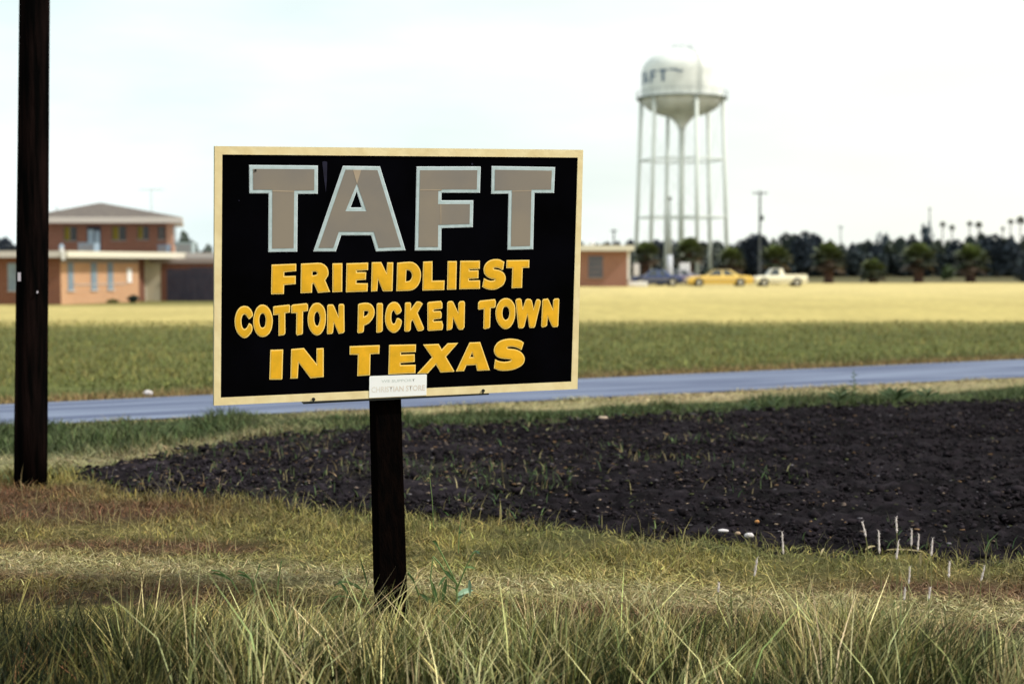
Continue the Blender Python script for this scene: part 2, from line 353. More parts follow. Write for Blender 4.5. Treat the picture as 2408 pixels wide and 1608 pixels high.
# sparse taller stems in it
n = 5200; x = g.uniform(-4.6, 5.2, n); y = 6.9+g.random(n)*3.9; m = (y < near_y(x)-.05) & (g.random(n) < .25+.75*(fbm(x*1.6, y*1.6, 95) > .5)); x, y = x[m], y[m]; n = len(x)
c, wt, wb = near_color(x, y)
st = np.array([.30, .27, .13])[None]*g.uniform(.6, 1.3, (n, 1)); c = c*.5+st*.5
blades('thin_dry_stems', x, y, np.full(n, 0.), .07+.13*g.random(n)**1.5, .003+.0025*g.random(n), .06*g.standard_normal(n), .05*g.standard_normal(n), c, 'thin straw coloured stems standing above the short grass', seed=2)
# tall tufted grass in the foreground
def tufts(name, nt_, per, xr, yr, hh, cols, label, seed, keep=None, lean=.5, wid=(.003, .005)):
    g = np.random.default_rng(seed); tx = g.uniform(*xr, nt_); ty = yr[0]+(yr[1]-yr[0])*g.random(nt_)
    if keep is not None: m = g.random(nt_) < keep(tx, ty); tx, ty = tx[m], ty[m]
    k = len(tx); th = g.uniform(.4, 1.5, k); tl = g.standard_normal((k, 2))*.12+np.array([.06, 0]); cid = g.integers(0, len(cols), k); wgt = g.random(k)
    idx = np.repeat(np.arange(k), per); n = len(idx)
    r0 = .05*np.sqrt(g.random(n)); a = g.uniform(0, 6.283, n)
    x = tx[idx]+r0*np.cos(a)*1.3; y = ty[idx]+r0*np.sin(a)
    h = hh(x, y)*th[idx]*g.uniform(.45, 1.1, n)
    sp = lean*h*g.random(n)**.8
    lx = np.cos(a)*sp+tl[idx, 0]*h; ly = np.sin(a)*sp+tl[idx, 1]*h
    C_ = np.array(cols); c = C_[cid[idx]]; mixr = g.random(n) < .35; c[mixr] = C_[g.integers(0, len(cols), mixr.sum())]
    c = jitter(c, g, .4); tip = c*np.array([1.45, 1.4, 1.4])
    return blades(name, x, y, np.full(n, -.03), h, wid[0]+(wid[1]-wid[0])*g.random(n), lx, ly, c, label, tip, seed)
def hfront(x, y): # tall in front, falling to short towards the wheel track
    e_ = 6.05+.45*(fbm(x*1.1, y*1.1, 97)-.5)+.38*np.exp(-((x+.3)/.8)**2)+.12*np.sin(x*1.7)
    return (.045+.22*sstep((e_+.45-y)/.7)*(1-.6*np.exp(-((x+.58)/.15)**2)*(y > 6.1)))*(.6+.8*fbm(x*1.9, y*1.9, 98))
left_shade = [(.015, .022, .006), (.034, .038, .011), (.008, .012, .004), (.12, .11, .035)]  # palette darkened to paint the shade between the blades
mid_cols = [(.060, .070, .018), (.25, .22, .08), (.025, .034, .009), (.38, .34, .16), (.11, .11, .034), (.012, .017, .005)]
right_c = [(.052, .072, .022), (.16, .165, .070), (.026, .038, .010), (.25, .23, .11), (.012, .018, .006)]
W_ = (.004, .0085)
tufts('tall_grass_shaded', 900, 40, (-3.6, -.9), (4.9, 7.0), hfront, left_shade, 'green tall grass along the front left, shade darkened into its colour', 201, keep=lambda x, y: np.where(x < -1.6, .95, .55), wid=W_, lean=.7)
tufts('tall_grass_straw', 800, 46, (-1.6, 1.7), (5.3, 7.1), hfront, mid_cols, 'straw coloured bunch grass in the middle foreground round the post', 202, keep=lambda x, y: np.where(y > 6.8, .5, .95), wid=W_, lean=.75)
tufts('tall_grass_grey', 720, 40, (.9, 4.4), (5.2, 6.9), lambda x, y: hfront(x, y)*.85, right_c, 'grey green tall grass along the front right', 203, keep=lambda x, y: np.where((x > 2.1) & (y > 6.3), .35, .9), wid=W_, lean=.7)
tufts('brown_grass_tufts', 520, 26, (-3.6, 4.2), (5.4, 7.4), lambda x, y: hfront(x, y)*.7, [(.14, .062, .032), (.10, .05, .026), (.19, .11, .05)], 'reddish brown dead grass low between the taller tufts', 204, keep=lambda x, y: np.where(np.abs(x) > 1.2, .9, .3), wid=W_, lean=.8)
tufts('gap_shade_grass', 1500, 26, (-3.4, 3.4), (4.9, 5.95), lambda x, y: .10+.07*fbm(x*2, y*2, 99), [(.012, .019, .005), (.026, .034, .010), (.007, .011, .004), (.05, .055, .016)], 'low grass added along the very front edge, coloured as shade between blades', 206, wid=(.005, .010), lean=.8)  # extra tufts, near black to stand for shade between blades
# flattened dry litter, thickest on the wheel track
g = np.random.default_rng(131); n = 60000; x = g.uniform(-4.6, 5.4, n); d_ = g.standard_normal(n)*.26; on = g.random(n) < .6; y = np.where(on, np.interp(x, [TRK[0, 0], TRK[-1, 0]], [TRK[0, 1], TRK[-1, 1]])+d_, 6.4+g.random(n)*4.5)
m = y < near_y(x); x, y = x[m], y[m]; n = len(x); a = g.uniform(0, 6.28, n); l = .03+.08*g.random(n)
c = np.array([[.40, .35, .17], [.30, .26, .12], [.46, .41, .23], [.18, .14, .06], [.14, .12, .04]])[g.integers(0, 5, n)]; cn, wt, wb = near_color(x, y); k_ = np.clip(wt*1.4+.15, 0, 1)[:, None]; c = c*k_+cn*1.3*(1-k_)
blades('flattened_straw', x, y, .0+.03*g.random(n), .002+.03*g.random(n)**2, .004+.004*g.random(n), np.cos(a)*l, np.sin(a)*l, jitter(c, g, .3), 'flattened pale straw lying along the wheel track', seed=8)
# long bright blades fanning out of the front tufts
tufts('long_pale_blades', 300, 10, (-1.3, 2.6), (5.0, 6.5), lambda x, y: hfront(x, y)*1.35, [(.50, .45, .24), (.40, .40, .19), (.30, .33, .14)], 'long pale grass blades fanning out of the front tufts', 205, wid=(.004, .007), lean=.85)
# verge beyond the ploughed field
g = np.random.default_rng(111); n = 80000; x = g.uniform(-9, 14, n); fy = far_y(x); ry = lin(RN, x)
left = x < XTIP; fy = np.where(left, 11.2+.15*g.random(n), fy); y = fy+(ry-fy+.25)*g.random(n); y = y+.12*g.standard_normal(n)
m = (y > fy-.2) & (y < ry+.12); x, y, fy = x[m], y[m], fy[m]; n = len(x)
c, wtn = verge_color(x, y); tf = fbm(x*1.6, y*1.6, 121)
h = (.05+.22*tf**2*(g.random(n)+.3))*(1-.62*wtn)
blades('verge_grass', x, y, np.full(n, -.02), h, .008+.009*g.random(n), .07*g.standard_normal(n), .07*g.standard_normal(n), jitter(c*1.1, g, .45), 'green weeds and tan grass between the ploughed field and the road', seed=5)
# far side of the road
n = 26000; x = g.uniform(-14, 18, n); y = lin(RF, x)-.05+np.abs(g.standard_normal(n))*.9
c = np.array([[.20, .145, .065]])*np.ones((n, 1)); wgx = sstep((y-lin(RF, x)-.4)/.8)[:, None]; c = c*(1-wgx)+np.array([.11, .125, .045])*wgx
blades('roadside_grass', x, y, np.zeros(n), .03+.09*g.random(n)**2, .008+.008*g.random(n), .05*g.standard_normal(n), .05*g.standard_normal(n), jitter(c, g, .35), 'brown grass fringe along the far edge of the road', seed=6)
n = 46000; y = 20+24*g.random(n)**1.2; x = g.uniform(-.45, .45, n)*y+g.uniform(-1, 1, n); m = y > lin(RF, x)+.8; x, y = x[m], y[m]; n = len(x); k_ = fbm(x*.5, y*.9, 141)
c = np.array([.10, .122, .030])[None]*(1-k_[:, None])+np.array([.20, .175, .06])*k_[:, None]
blades('field_grass', x, y, np.zeros(n), .03+.12*g.random(n)**2*k_*1.6, .012+.014*g.random(n), .05*g.standard_normal(n), .05*g.standard_normal(n), jitter(c, g, .35), 'green pasture grass beyond the road', seed=9)
# a few sprouts on the soil near the ploughed field's edges
n = 11000; x = g.uniform(-3.4, 8.5, n); y = g.uniform(8, 16, n); ff = fbm(x*1.1, y*1.1, 81)
dn = y-near_y(x); df = far_y(x)-y
m = plow_mask(x, y) & ((ff > .58) & (x < 2.5) | (dn < .9*(fbm(x*2.5, y*1.5, 7)-.3)) | (df < .7*(fbm(x*1.6, y*1.6, 8)-.25)) | ((x < .9) & (fbm(x*2, y*3, 9) > .60) & (g.random(n) < .6))); x, y = x[m], y[m]; n = len(x)
c = np.where(g.random(n)[:, None] < .6, np.array([[.05, .085, .03]]), np.array([[.16, .14, .07]]))
blades('sprouting_weeds', x, y, np.full(n, .03), .03+.08*g.random(n)**2, .006+.006*g.random(n), .04*g.standard_normal(n), .04*g.standard_normal(n), jitter(c, g, .4), 'small green weeds sprouting on the ploughed soil', seed=7)
LETTERS = [
('T',[(0.1655,1.132),(0.4896,1.1325),(0.4889,0.9998),(0.3931,0.9982),(0.3904,0.7256),(0.2531,0.725),(0.2555,1.0009),(0.1655,1.0006)],None),
('A',[(0.6105,1.1325),(0.7917,1.1315),(0.9233,0.7271),(0.7753,0.7228),(0.7505,0.8012),(0.6035,0.8022),(0.5771,0.7249),(0.4681,0.726)],[(0.6775,1.0112),(0.7027,0.9349),(0.6482,0.9349)]),
('F',[(0.9744,1.1328),(1.302,1.136),(1.3005,1.0072),(1.1027,1.0065),(1.1024,0.9696),(1.2669,0.97),(1.2662,0.8379),(1.1044,0.8335),(1.1052,0.7252),(0.9706,0.7253)],None),
('T',[(1.3591,1.1387),(1.6957,1.1369),(1.6938,1.0078),(1.5885,1.0074),(1.5889,0.7256),(1.4517,0.7239),(1.4507,1.0035),(1.3597,1.0019)],None),
('F',[(0.2684,0.6656),(0.3859,0.6687),(0.3858,0.6332),(0.3286,0.6289),(0.3285,0.6102),(0.3832,0.6111),(0.3831,0.5717),(0.3276,0.5675),(0.3266,0.525),(0.2658,0.5249)],None),
('R',[(0.4088,0.6684),(0.4303,0.6693),(0.4604,0.6706),(0.4854,0.6714),(0.4972,0.6713),(0.5031,0.6707),(0.5083,0.6693),(0.5141,0.6672),(0.5193,0.6643),(0.5241,0.6608),(0.5287,0.6568),(0.5329,0.6522),(0.5365,0.6466),(0.5392,0.64),(0.5411,0.6326),(0.5422,0.6256),(0.5423,0.6199),(0.5415,0.6148),(0.5401,0.6099),(0.5382,0.6056),(0.5357,0.6016),(0.5331,0.5978),(0.5305,0.5939),(0.5279,0.5901),(0.526,0.5874),(0.55,0.5309),(0.4909,0.5269),(0.4723,0.5692),(0.4676,0.5727),(0.463,0.5685),(0.4618,0.5283),(0.4066,0.5272)],[(0.4641,0.6294),(0.4675,0.6297),(0.4723,0.6299),(0.4767,0.6297),(0.4799,0.6287),(0.4825,0.6273),(0.4846,0.6256),(0.4858,0.624),(0.4864,0.6222),(0.4864,0.6204),(0.4861,0.6183),(0.4853,0.6162),(0.4828,0.6143),(0.4772,0.613),(0.4699,0.6121),(0.4644,0.6115)]),
('I',[(0.5612,0.6676),(0.6099,0.668),(0.6092,0.5297),(0.5616,0.5286)],None),
('E',[(0.63,0.6672),(0.737,0.6693),(0.7364,0.6332),(0.6798,0.6305),(0.6808,0.6235),(0.7275,0.6228),(0.7259,0.5866),(0.6801,0.5839),(0.6793,0.5703),(0.7359,0.5688),(0.7347,0.529),(0.6276,0.5273)],None),
('N',[(0.755,0.6708),(0.802,0.6711),(0.8288,0.6177),(0.832,0.669),(0.8623,0.6686),(0.8597,0.5283),(0.8114,0.5284),(0.7864,0.5865),(0.7832,0.5298),(0.7525,0.5278)],None),
('D',[(0.8821,0.6665),(0.8977,0.6679),(0.9196,0.6697),(0.9388,0.6708),(0.9498,0.6706),(0.9573,0.6696),(0.9645,0.6672),(0.9719,0.6636),(0.9787,0.6587),(0.985,0.6527),(0.9905,0.6458),(0.9953,0.6379),(0.9991,0.6293),(1.0015,0.6208),(1.0028,0.6119),(1.0032,0.6025),(1.0027,0.5931),(1.0014,0.5835),(0.9989,0.5739),(0.9952,0.5645),(0.9903,0.5554),(0.9844,0.5473),(0.9779,0.5412),(0.9705,0.5363),(0.9625,0.5325),(0.9554,0.5303),(0.9479,0.5292),(0.9367,0.5285),(0.918,0.5281),(0.8958,0.5279),(0.8794,0.5279)],[(0.9291,0.6304),(0.9336,0.6297),(0.94,0.6286),(0.9457,0.6266),(0.9495,0.623),(0.9526,0.6186),(0.955,0.6139),(0.9567,0.6098),(0.9577,0.6057),(0.9579,0.6014),(0.9575,0.5973),(0.9563,0.5931),(0.9544,0.589),(0.9522,0.5848),(0.9493,0.5808),(0.9453,0.5775),(0.9393,0.5757),(0.9322,0.5748),(0.927,0.5743)]),
('L',[(1.0138,0.6702),(1.0614,0.6716),(1.0621,0.5755),(1.1251,0.5757),(1.1237,0.5284),(1.0119,0.5279)],None),
('I',[(1.1397,0.6713),(1.1869,0.6709),(1.1858,0.5299),(1.1388,0.5292)],None),
('E',[(1.2049,0.6721),(1.3072,0.6712),(1.3071,0.6311),(1.2534,0.6292),(1.2536,0.6231),(1.301,0.6237),(1.3009,0.5836),(1.2515,0.5817),(1.2523,0.5735),(1.3097,0.5732),(1.3102,0.5309),(1.2023,0.531)],None),
('S',[(1.4368,0.6641),(1.4309,0.6252),(1.4245,0.6233),(1.4199,0.6259),(1.4135,0.6296),(1.4069,0.6327),(1.4014,0.6343),(1.396,0.6353),(1.391,0.6356),(1.3868,0.6354),(1.3833,0.6346),(1.381,0.6335),(1.3802,0.6319),(1.3808,0.6301),(1.3833,0.6284),(1.3885,0.6271),(1.3956,0.626),(1.4028,0.6245),(1.4092,0.6227),(1.4156,0.6206),(1.4217,0.6178),(1.4271,0.6145),(1.432,0.6106),(1.4364,0.606),(1.44,0.601),(1.4429,0.5955),(1.4448,0.5894),(1.4455,0.5829),(1.4452,0.576),(1.4438,0.5689),(1.4414,0.5619),(1.4381,0.555),(1.4334,0.5485),(1.4273,0.543),(1.4199,0.5381),(1.412,0.5338),(1.4042,0.5302),(1.396,0.5274),(1.3877,0.5253),(1.38,0.5244),(1.3724,0.5245),(1.3646,0.5251),(1.3569,0.5262),(1.3491,0.528),(1.3415,0.5303),(1.3341,0.5336),(1.327,0.5375),(1.322,0.5403),(1.3304,0.5838),(1.3344,0.5817),(1.3402,0.5788),(1.3463,0.576),(1.352,0.5737),(1.3578,0.5717),(1.3637,0.5703),(1.3693,0.5698),(1.3748,0.57),(1.3795,0.5707),(1.3831,0.5717),(1.3858,0.5732),(1.3873,0.5746),(1.3874,0.5759),(1.3861,0.577),(1.3836,0.5781),(1.3798,0.5788),(1.3749,0.5793),(1.3692,0.5804),(1.3632,0.5822),(1.3566,0.5845),(1.3504,0.5875),(1.345,0.5913),(1.3401,0.5957),(1.3358,0.6007),(1.3325,0.6062),(1.3299,0.6122),(1.3283,0.6186),(1.3278,0.6249),(1.3282,0.6313),(1.3293,0.6376),(1.3309,0.6432),(1.3331,0.6486),(1.3361,0.6538),(1.3399,0.6588),(1.3445,0.6636),(1.3502,0.6679),(1.3569,0.6714),(1.3645,0.6743),(1.3729,0.6765),(1.3819,0.6778),(1.3915,0.6783),(1.4002,0.6782),(1.4066,0.6774),(1.4119,0.676),(1.4176,0.6739),(1.4245,0.6707),(1.4316,0.6669)],None),
('T',[(1.4486,0.6721),(1.5704,0.672),(1.5699,0.6328),(1.5353,0.6322),(1.5342,0.5314),(1.4788,0.5304),(1.48,0.6316),(1.4477,0.6325)],None),
('C',[(0.1388,0.4722),(0.1437,0.4719),(0.1489,0.4711),(0.1541,0.4693),(0.159,0.4662),(0.1638,0.4621),(0.1682,0.4573),(0.1717,0.4519),(0.1747,0.446),(0.177,0.4402),(0.1785,0.435),(0.1792,0.4302),(0.1789,0.4259),(0.1773,0.4227),(0.1748,0.4202),(0.1718,0.4176),(0.1685,0.4142),(0.1648,0.4107),(0.1614,0.4088),(0.1589,0.4095),(0.1567,0.4118),(0.1544,0.4148),(0.1522,0.4185),(0.1499,0.4229),(0.1475,0.4267),(0.1448,0.4293),(0.1421,0.4313),(0.1392,0.4321),(0.1363,0.4315),(0.1335,0.4299),(0.1309,0.4271),(0.1287,0.4233),(0.127,0.4184),(0.1256,0.413),(0.1249,0.4074),(0.1247,0.4013),(0.1249,0.3949),(0.1255,0.3882),(0.1265,0.3814),(0.1279,0.3753),(0.1298,0.3709),(0.132,0.3674),(0.1343,0.3647),(0.1363,0.3631),(0.1384,0.3624),(0.1406,0.3626),(0.1431,0.3637),(0.1458,0.3657),(0.1484,0.3682),(0.1507,0.3713),(0.1529,0.3749),(0.1548,0.3785),(0.1563,0.3818),(0.1575,0.385),(0.1587,0.3874),(0.16,0.3887),(0.1614,0.3891),(0.1632,0.3886),(0.166,0.3872),(0.1693,0.3849),(0.1722,0.3819),(0.1742,0.3782),(0.1758,0.3739),(0.1766,0.3687),(0.1766,0.3627),(0.1759,0.356),(0.1739,0.3493),(0.1704,0.343),(0.1657,0.3369),(0.161,0.3314),(0.1566,0.3273),(0.1523,0.3239),(0.1481,0.3214),(0.1442,0.3198),(0.1405,0.319),(0.1365,0.3192),(0.1325,0.32),(0.1284,0.3217),(0.1237,0.3248),(0.1184,0.3294),(0.1126,0.3352),(0.1072,0.3422),(0.103,0.3497),(0.0995,0.3581),(0.0966,0.3671),(0.0947,0.3764),(0.0935,0.3861),(0.093,0.3957),(0.0931,0.4045),(0.0937,0.413),(0.0951,0.4216),(0.0971,0.43),(0.0998,0.4383),(0.1029,0.4459),(0.1065,0.4523),(0.1104,0.4578),(0.1145,0.4624),(0.1183,0.4658),(0.122,0.4681),(0.126,0.4699),(0.1301,0.4712),(0.1342,0.472)],None),
('O',[(0.2235,0.4767),(0.229,0.4763),(0.2346,0.475),(0.2402,0.4724),(0.2456,0.4687),(0.2508,0.4638),(0.2557,0.4578),(0.26,0.4507),(0.2639,0.4427),(0.2672,0.434),(0.2698,0.4252),(0.2717,0.4159),(0.2729,0.4065),(0.2732,0.3978),(0.2726,0.3892),(0.2716,0.3804),(0.2701,0.3716),(0.2682,0.3627),(0.2656,0.3544),(0.2624,0.3473),(0.2586,0.3409),(0.2539,0.3351),(0.2485,0.3302),(0.2424,0.3261),(0.2357,0.3233),(0.2286,0.3218),(0.221,0.3217),(0.2137,0.3233),(0.2072,0.3267),(0.2012,0.3317),(0.1957,0.3382),(0.1912,0.3459),(0.1874,0.3548),(0.1843,0.3646),(0.1819,0.3746),(0.1803,0.3852),(0.1796,0.396),(0.18,0.4059),(0.1813,0.4157),(0.1834,0.4258),(0.186,0.436),(0.1892,0.4463),(0.1932,0.4554),(0.1977,0.4622),(0.2027,0.4676),(0.208,0.4719),(0.213,0.4747),(0.2181,0.4762)],[(0.222,0.4339),(0.2254,0.4337),(0.229,0.4325),(0.2323,0.4297),(0.2349,0.4251),(0.2371,0.419),(0.2387,0.4126),(0.2395,0.4068),(0.2397,0.4008),(0.2392,0.3943),(0.2383,0.3872),(0.2368,0.3798),(0.2346,0.3736),(0.2316,0.3696),(0.2279,0.3671),(0.2243,0.3661),(0.2211,0.3663),(0.218,0.368),(0.2152,0.3715),(0.2129,0.3773),(0.2109,0.3848),(0.2095,0.3925),(0.209,0.3997),(0.2091,0.4068),(0.2097,0.4134),(0.2107,0.4188),(0.2123,0.4236),(0.2142,0.4276),(0.2165,0.4306),(0.2191,0.4328)]),
('T',[(0.2751,0.4638),(0.2803,0.4676),(0.3518,0.4737),(0.3564,0.4684),(0.355,0.4351),(0.3328,0.433),(0.3333,0.338),(0.3293,0.3302),(0.3215,0.3272),(0.3006,0.3245),(0.3009,0.4266),(0.2756,0.4247)],None),
('T',[(0.3618,0.467),(0.369,0.4733),(0.4359,0.4784),(0.4424,0.4716),(0.4424,0.4414),(0.4188,0.4374),(0.4174,0.3328),(0.4134,0.3283),(0.3898,0.3238),(0.3845,0.3312),(0.3866,0.431),(0.3617,0.4329)],None),
('O',[(0.486,0.4792),(0.4906,0.479),(0.4955,0.4782),(0.5005,0.4762),(0.5055,0.4729),(0.5106,0.4685),(0.5151,0.4634),(0.5188,0.4584),(0.5218,0.4529),(0.5245,0.446),(0.5268,0.4378),(0.5286,0.4285),(0.5298,0.4181),(0.5301,0.4071),(0.5297,0.3953),(0.5286,0.3838),(0.527,0.3736),(0.5249,0.364),(0.522,0.3548),(0.5181,0.3466),(0.5136,0.3391),(0.5087,0.3327),(0.504,0.3281),(0.4992,0.3248),(0.4941,0.3226),(0.489,0.3215),(0.4838,0.3216),(0.4782,0.323),(0.4725,0.3257),(0.4667,0.3297),(0.461,0.3355),(0.4556,0.3431),(0.4506,0.3524),(0.4464,0.3623),(0.4437,0.3722),(0.4421,0.3825),(0.4411,0.3928),(0.4408,0.4021),(0.4413,0.411),(0.4425,0.4204),(0.4444,0.4301),(0.447,0.4399),(0.4504,0.4491),(0.4544,0.4571),(0.459,0.4641),(0.4635,0.4698),(0.4672,0.4733),(0.4705,0.4753),(0.4741,0.4768),(0.4778,0.4781),(0.4817,0.479)],[(0.4867,0.4351),(0.4897,0.4339),(0.4926,0.4312),(0.4953,0.4269),(0.4976,0.4209),(0.4995,0.4134),(0.5006,0.4057),(0.5005,0.3985),(0.4995,0.3914),(0.498,0.3846),(0.4961,0.3785),(0.4937,0.373),(0.4914,0.369),(0.4896,0.3672),(0.488,0.3671),(0.4861,0.3678),(0.484,0.3686),(0.4817,0.3702),(0.4795,0.3733),(0.4772,0.3783),(0.4751,0.3849),(0.4735,0.3919),(0.4729,0.3989),(0.4729,0.4061),(0.4735,0.413),(0.4745,0.4189),(0.4761,0.4243),(0.4781,0.4287),(0.4806,0.432),(0.4836,0.4343)]),
('N',[(0.5364,0.4642),(0.543,0.47),(0.5643,0.4695),(0.5697,0.4621),(0.5912,0.4099),(0.5917,0.4655),(0.5977,0.4714),(0.6151,0.471),(0.6198,0.4636),(0.6217,0.336),(0.6143,0.3282),(0.5928,0.3255),(0.5686,0.3787),(0.5654,0.3337),(0.5594,0.3265),(0.538,0.3252),(0.5354,0.3293)],None),
('P',[(0.6881,0.466),(0.6955,0.4711),(0.701,0.472),(0.7089,0.4732),(0.7171,0.4739),(0.7244,0.4741),(0.7318,0.4739),(0.7388,0.4728),(0.7447,0.4708),(0.7501,0.4681),(0.7551,0.4644),(0.7596,0.4597),(0.7636,0.4542),(0.7668,0.4481),(0.769,0.4422),(0.7704,0.4359),(0.771,0.4293),(0.771,0.4229),(0.7702,0.4163),(0.7684,0.4093),(0.7656,0.4023),(0.7617,0.3951),(0.757,0.3882),(0.7518,0.382),(0.7459,0.3763),(0.7395,0.3713),(0.7322,0.3675),(0.7247,0.3646),(0.7192,0.3625),(0.7173,0.3345),(0.7112,0.328),(0.6909,0.3252),(0.6855,0.3287)],[(0.718,0.4333),(0.722,0.4336),(0.7275,0.4339),(0.7323,0.4336),(0.7352,0.4326),(0.7372,0.431),(0.7384,0.4288),(0.7387,0.426),(0.7383,0.4227),(0.7371,0.4195),(0.7353,0.4167),(0.7328,0.4141),(0.7297,0.4117),(0.7256,0.4096),(0.7209,0.4079),(0.7175,0.4066)]),
('I',[(0.781,0.4651),(0.7864,0.471),(0.8068,0.4706),(0.8123,0.4644),(0.812,0.3357),(0.8039,0.3272),(0.7848,0.3251),(0.78,0.3279)],None),
('C',[(0.8684,0.4752),(0.8736,0.475),(0.8786,0.4739),(0.8835,0.4715),(0.8884,0.4678),(0.8931,0.4629),(0.8974,0.4571),(0.9013,0.4501),(0.9046,0.4423),(0.9066,0.4354),(0.9067,0.4306),(0.9055,0.4268),(0.9033,0.4233),(0.9003,0.4201),(0.8964,0.4172),(0.8924,0.4149),(0.8886,0.413),(0.8848,0.4118),(0.8814,0.4118),(0.8787,0.4136),(0.8764,0.4167),(0.8744,0.42),(0.8729,0.4233),(0.8716,0.4268),(0.8702,0.4295),(0.8685,0.4312),(0.8667,0.432),(0.8647,0.4317),(0.8624,0.43),(0.8599,0.4272),(0.8579,0.4231),(0.8566,0.4178),(0.8558,0.4113),(0.8553,0.4044),(0.8552,0.3976),(0.8555,0.3906),(0.8562,0.3842),(0.8575,0.3789),(0.8592,0.3743),(0.8611,0.3706),(0.8633,0.3684),(0.8656,0.3672),(0.868,0.3671),(0.8704,0.3681),(0.8728,0.3702),(0.8749,0.3729),(0.8764,0.3762),(0.8777,0.3799),(0.8789,0.3836),(0.8799,0.3868),(0.8808,0.3899),(0.8823,0.3923),(0.8843,0.3938),(0.8868,0.3947),(0.8898,0.3948),(0.8934,0.3938),(0.8973,0.3921),(0.9009,0.3897),(0.9038,0.3873),(0.9063,0.3844),(0.9079,0.3801),(0.9082,0.3742),(0.9075,0.3672),(0.906,0.3599),(0.9039,0.3531),(0.901,0.3463),(0.8973,0.34),(0.8927,0.3346),(0.8874,0.33),(0.8822,0.3262),(0.878,0.3238),(0.8741,0.3224),(0.8699,0.3219),(0.8656,0.3221),(0.8611,0.3231),(0.8561,0.3257),(0.8502,0.3297),(0.8438,0.335),(0.838,0.3417),(0.8336,0.3494),(0.8298,0.3582),(0.8268,0.3675),(0.8248,0.3766),(0.8236,0.3859),(0.8232,0.3958),(0.8235,0.4059),(0.8245,0.4163),(0.8263,0.4266),(0.8287,0.4365),(0.8318,0.446),(0.8357,0.4545),(0.8401,0.461),(0.8451,0.4662),(0.8506,0.4702),(0.8563,0.473),(0.8624,0.4746)],None),
('K',[(0.9235,0.4659),(0.9269,0.4705),(0.949,0.4714),(0.9547,0.4645),(0.9543,0.4383),(0.9809,0.4733),(0.9837,0.4738),(0.9877,0.4744),(0.992,0.4744),(0.9961,0.4738),(1.0004,0.4726),(1.0045,0.4708),(1.0084,0.4681),(1.0119,0.4649),(1.0144,0.4625),(0.9885,0.4178),(1.0215,0.3445),(1.021,0.3336),(1.012,0.3285),(0.9925,0.3263),(0.9868,0.3319),(0.9646,0.3813),(0.9584,0.3788),(0.9551,0.3694),(0.9541,0.3356),(0.9465,0.327),(0.9271,0.3262),(0.9216,0.3305)],None),
('E',[(1.0381,0.4646),(1.045,0.4706),(1.1073,0.475),(1.1152,0.4642),(1.1162,0.4398),(1.1114,0.4351),(1.0749,0.4319),(1.0687,0.4274),(1.0729,0.4239),(1.1059,0.4244),(1.1124,0.414),(1.1123,0.3923),(1.1079,0.3863),(1.0756,0.3831),(1.0694,0.3778),(1.0736,0.3736),(1.1151,0.3738),(1.1211,0.3539),(1.1186,0.3321),(1.1144,0.3289),(1.047,0.3261),(1.0406,0.3303)],None),
('N',[(1.1405,0.465),(1.146,0.4717),(1.1644,0.4733),(1.173,0.4663),(1.1979,0.4146),(1.1985,0.461),(1.2069,0.471),(1.2267,0.4719),(1.2326,0.4629),(1.2327,0.3398),(1.2236,0.3277),(1.2065,0.3268),(1.1979,0.3339),(1.1722,0.3866),(1.1694,0.3375),(1.1625,0.3295),(1.1427,0.326),(1.1401,0.3288)],None),
('T',[(1.3022,0.4612),(1.312,0.4712),(1.3909,0.4777),(1.3962,0.4645),(1.3946,0.4398),(1.3889,0.4338),(1.3688,0.4322),(1.3679,0.3373),(1.3623,0.3313),(1.3393,0.3265),(1.3323,0.3308),(1.3329,0.429),(1.3072,0.4255),(1.3021,0.4283)],None),
('O',[(1.4486,0.4812),(1.4542,0.4809),(1.4602,0.4799),(1.4661,0.4781),(1.4712,0.4756),(1.4761,0.4723),(1.4808,0.4681),(1.4852,0.463),(1.4893,0.4571),(1.4929,0.4513),(1.4955,0.447),(1.4975,0.443),(1.499,0.4374),(1.5002,0.4293),(1.501,0.4196),(1.5013,0.4097),(1.5012,0.4003),(1.5007,0.3909),(1.4996,0.3821),(1.4981,0.3747),(1.4961,0.3681),(1.4936,0.3615),(1.4908,0.3548),(1.4876,0.3484),(1.4838,0.3423),(1.4795,0.3372),(1.4747,0.3326),(1.4695,0.3289),(1.4645,0.3263),(1.4592,0.3246),(1.4537,0.3238),(1.4481,0.3238),(1.4423,0.3246),(1.4361,0.3271),(1.4298,0.3314),(1.4232,0.3372),(1.4169,0.3442),(1.4113,0.3522),(1.4062,0.3612),(1.4018,0.3709),(1.3988,0.3807),(1.3966,0.391),(1.3954,0.4013),(1.3953,0.4108),(1.3961,0.4199),(1.3977,0.4288),(1.3997,0.4369),(1.4024,0.4445),(1.4059,0.4519),(1.41,0.4589),(1.4149,0.4654),(1.4199,0.4709),(1.4246,0.4745),(1.4293,0.4769),(1.4342,0.4788),(1.4388,0.4802),(1.4435,0.481)],[(1.4481,0.4379),(1.4525,0.4369),(1.4572,0.4347),(1.4613,0.4314),(1.4643,0.427),(1.4666,0.4217),(1.4682,0.416),(1.4693,0.4108),(1.4697,0.4054),(1.4694,0.3994),(1.4684,0.3925),(1.4666,0.3851),(1.464,0.3789),(1.4603,0.3747),(1.4557,0.372),(1.4511,0.3709),(1.4469,0.3718),(1.4429,0.3744),(1.4393,0.3781),(1.4367,0.3828),(1.4346,0.3884),(1.4332,0.3948),(1.4324,0.4019),(1.4322,0.4096),(1.4327,0.4169),(1.4339,0.4232),(1.4357,0.4288),(1.4381,0.4333),(1.441,0.4361),(1.4443,0.4376)]),
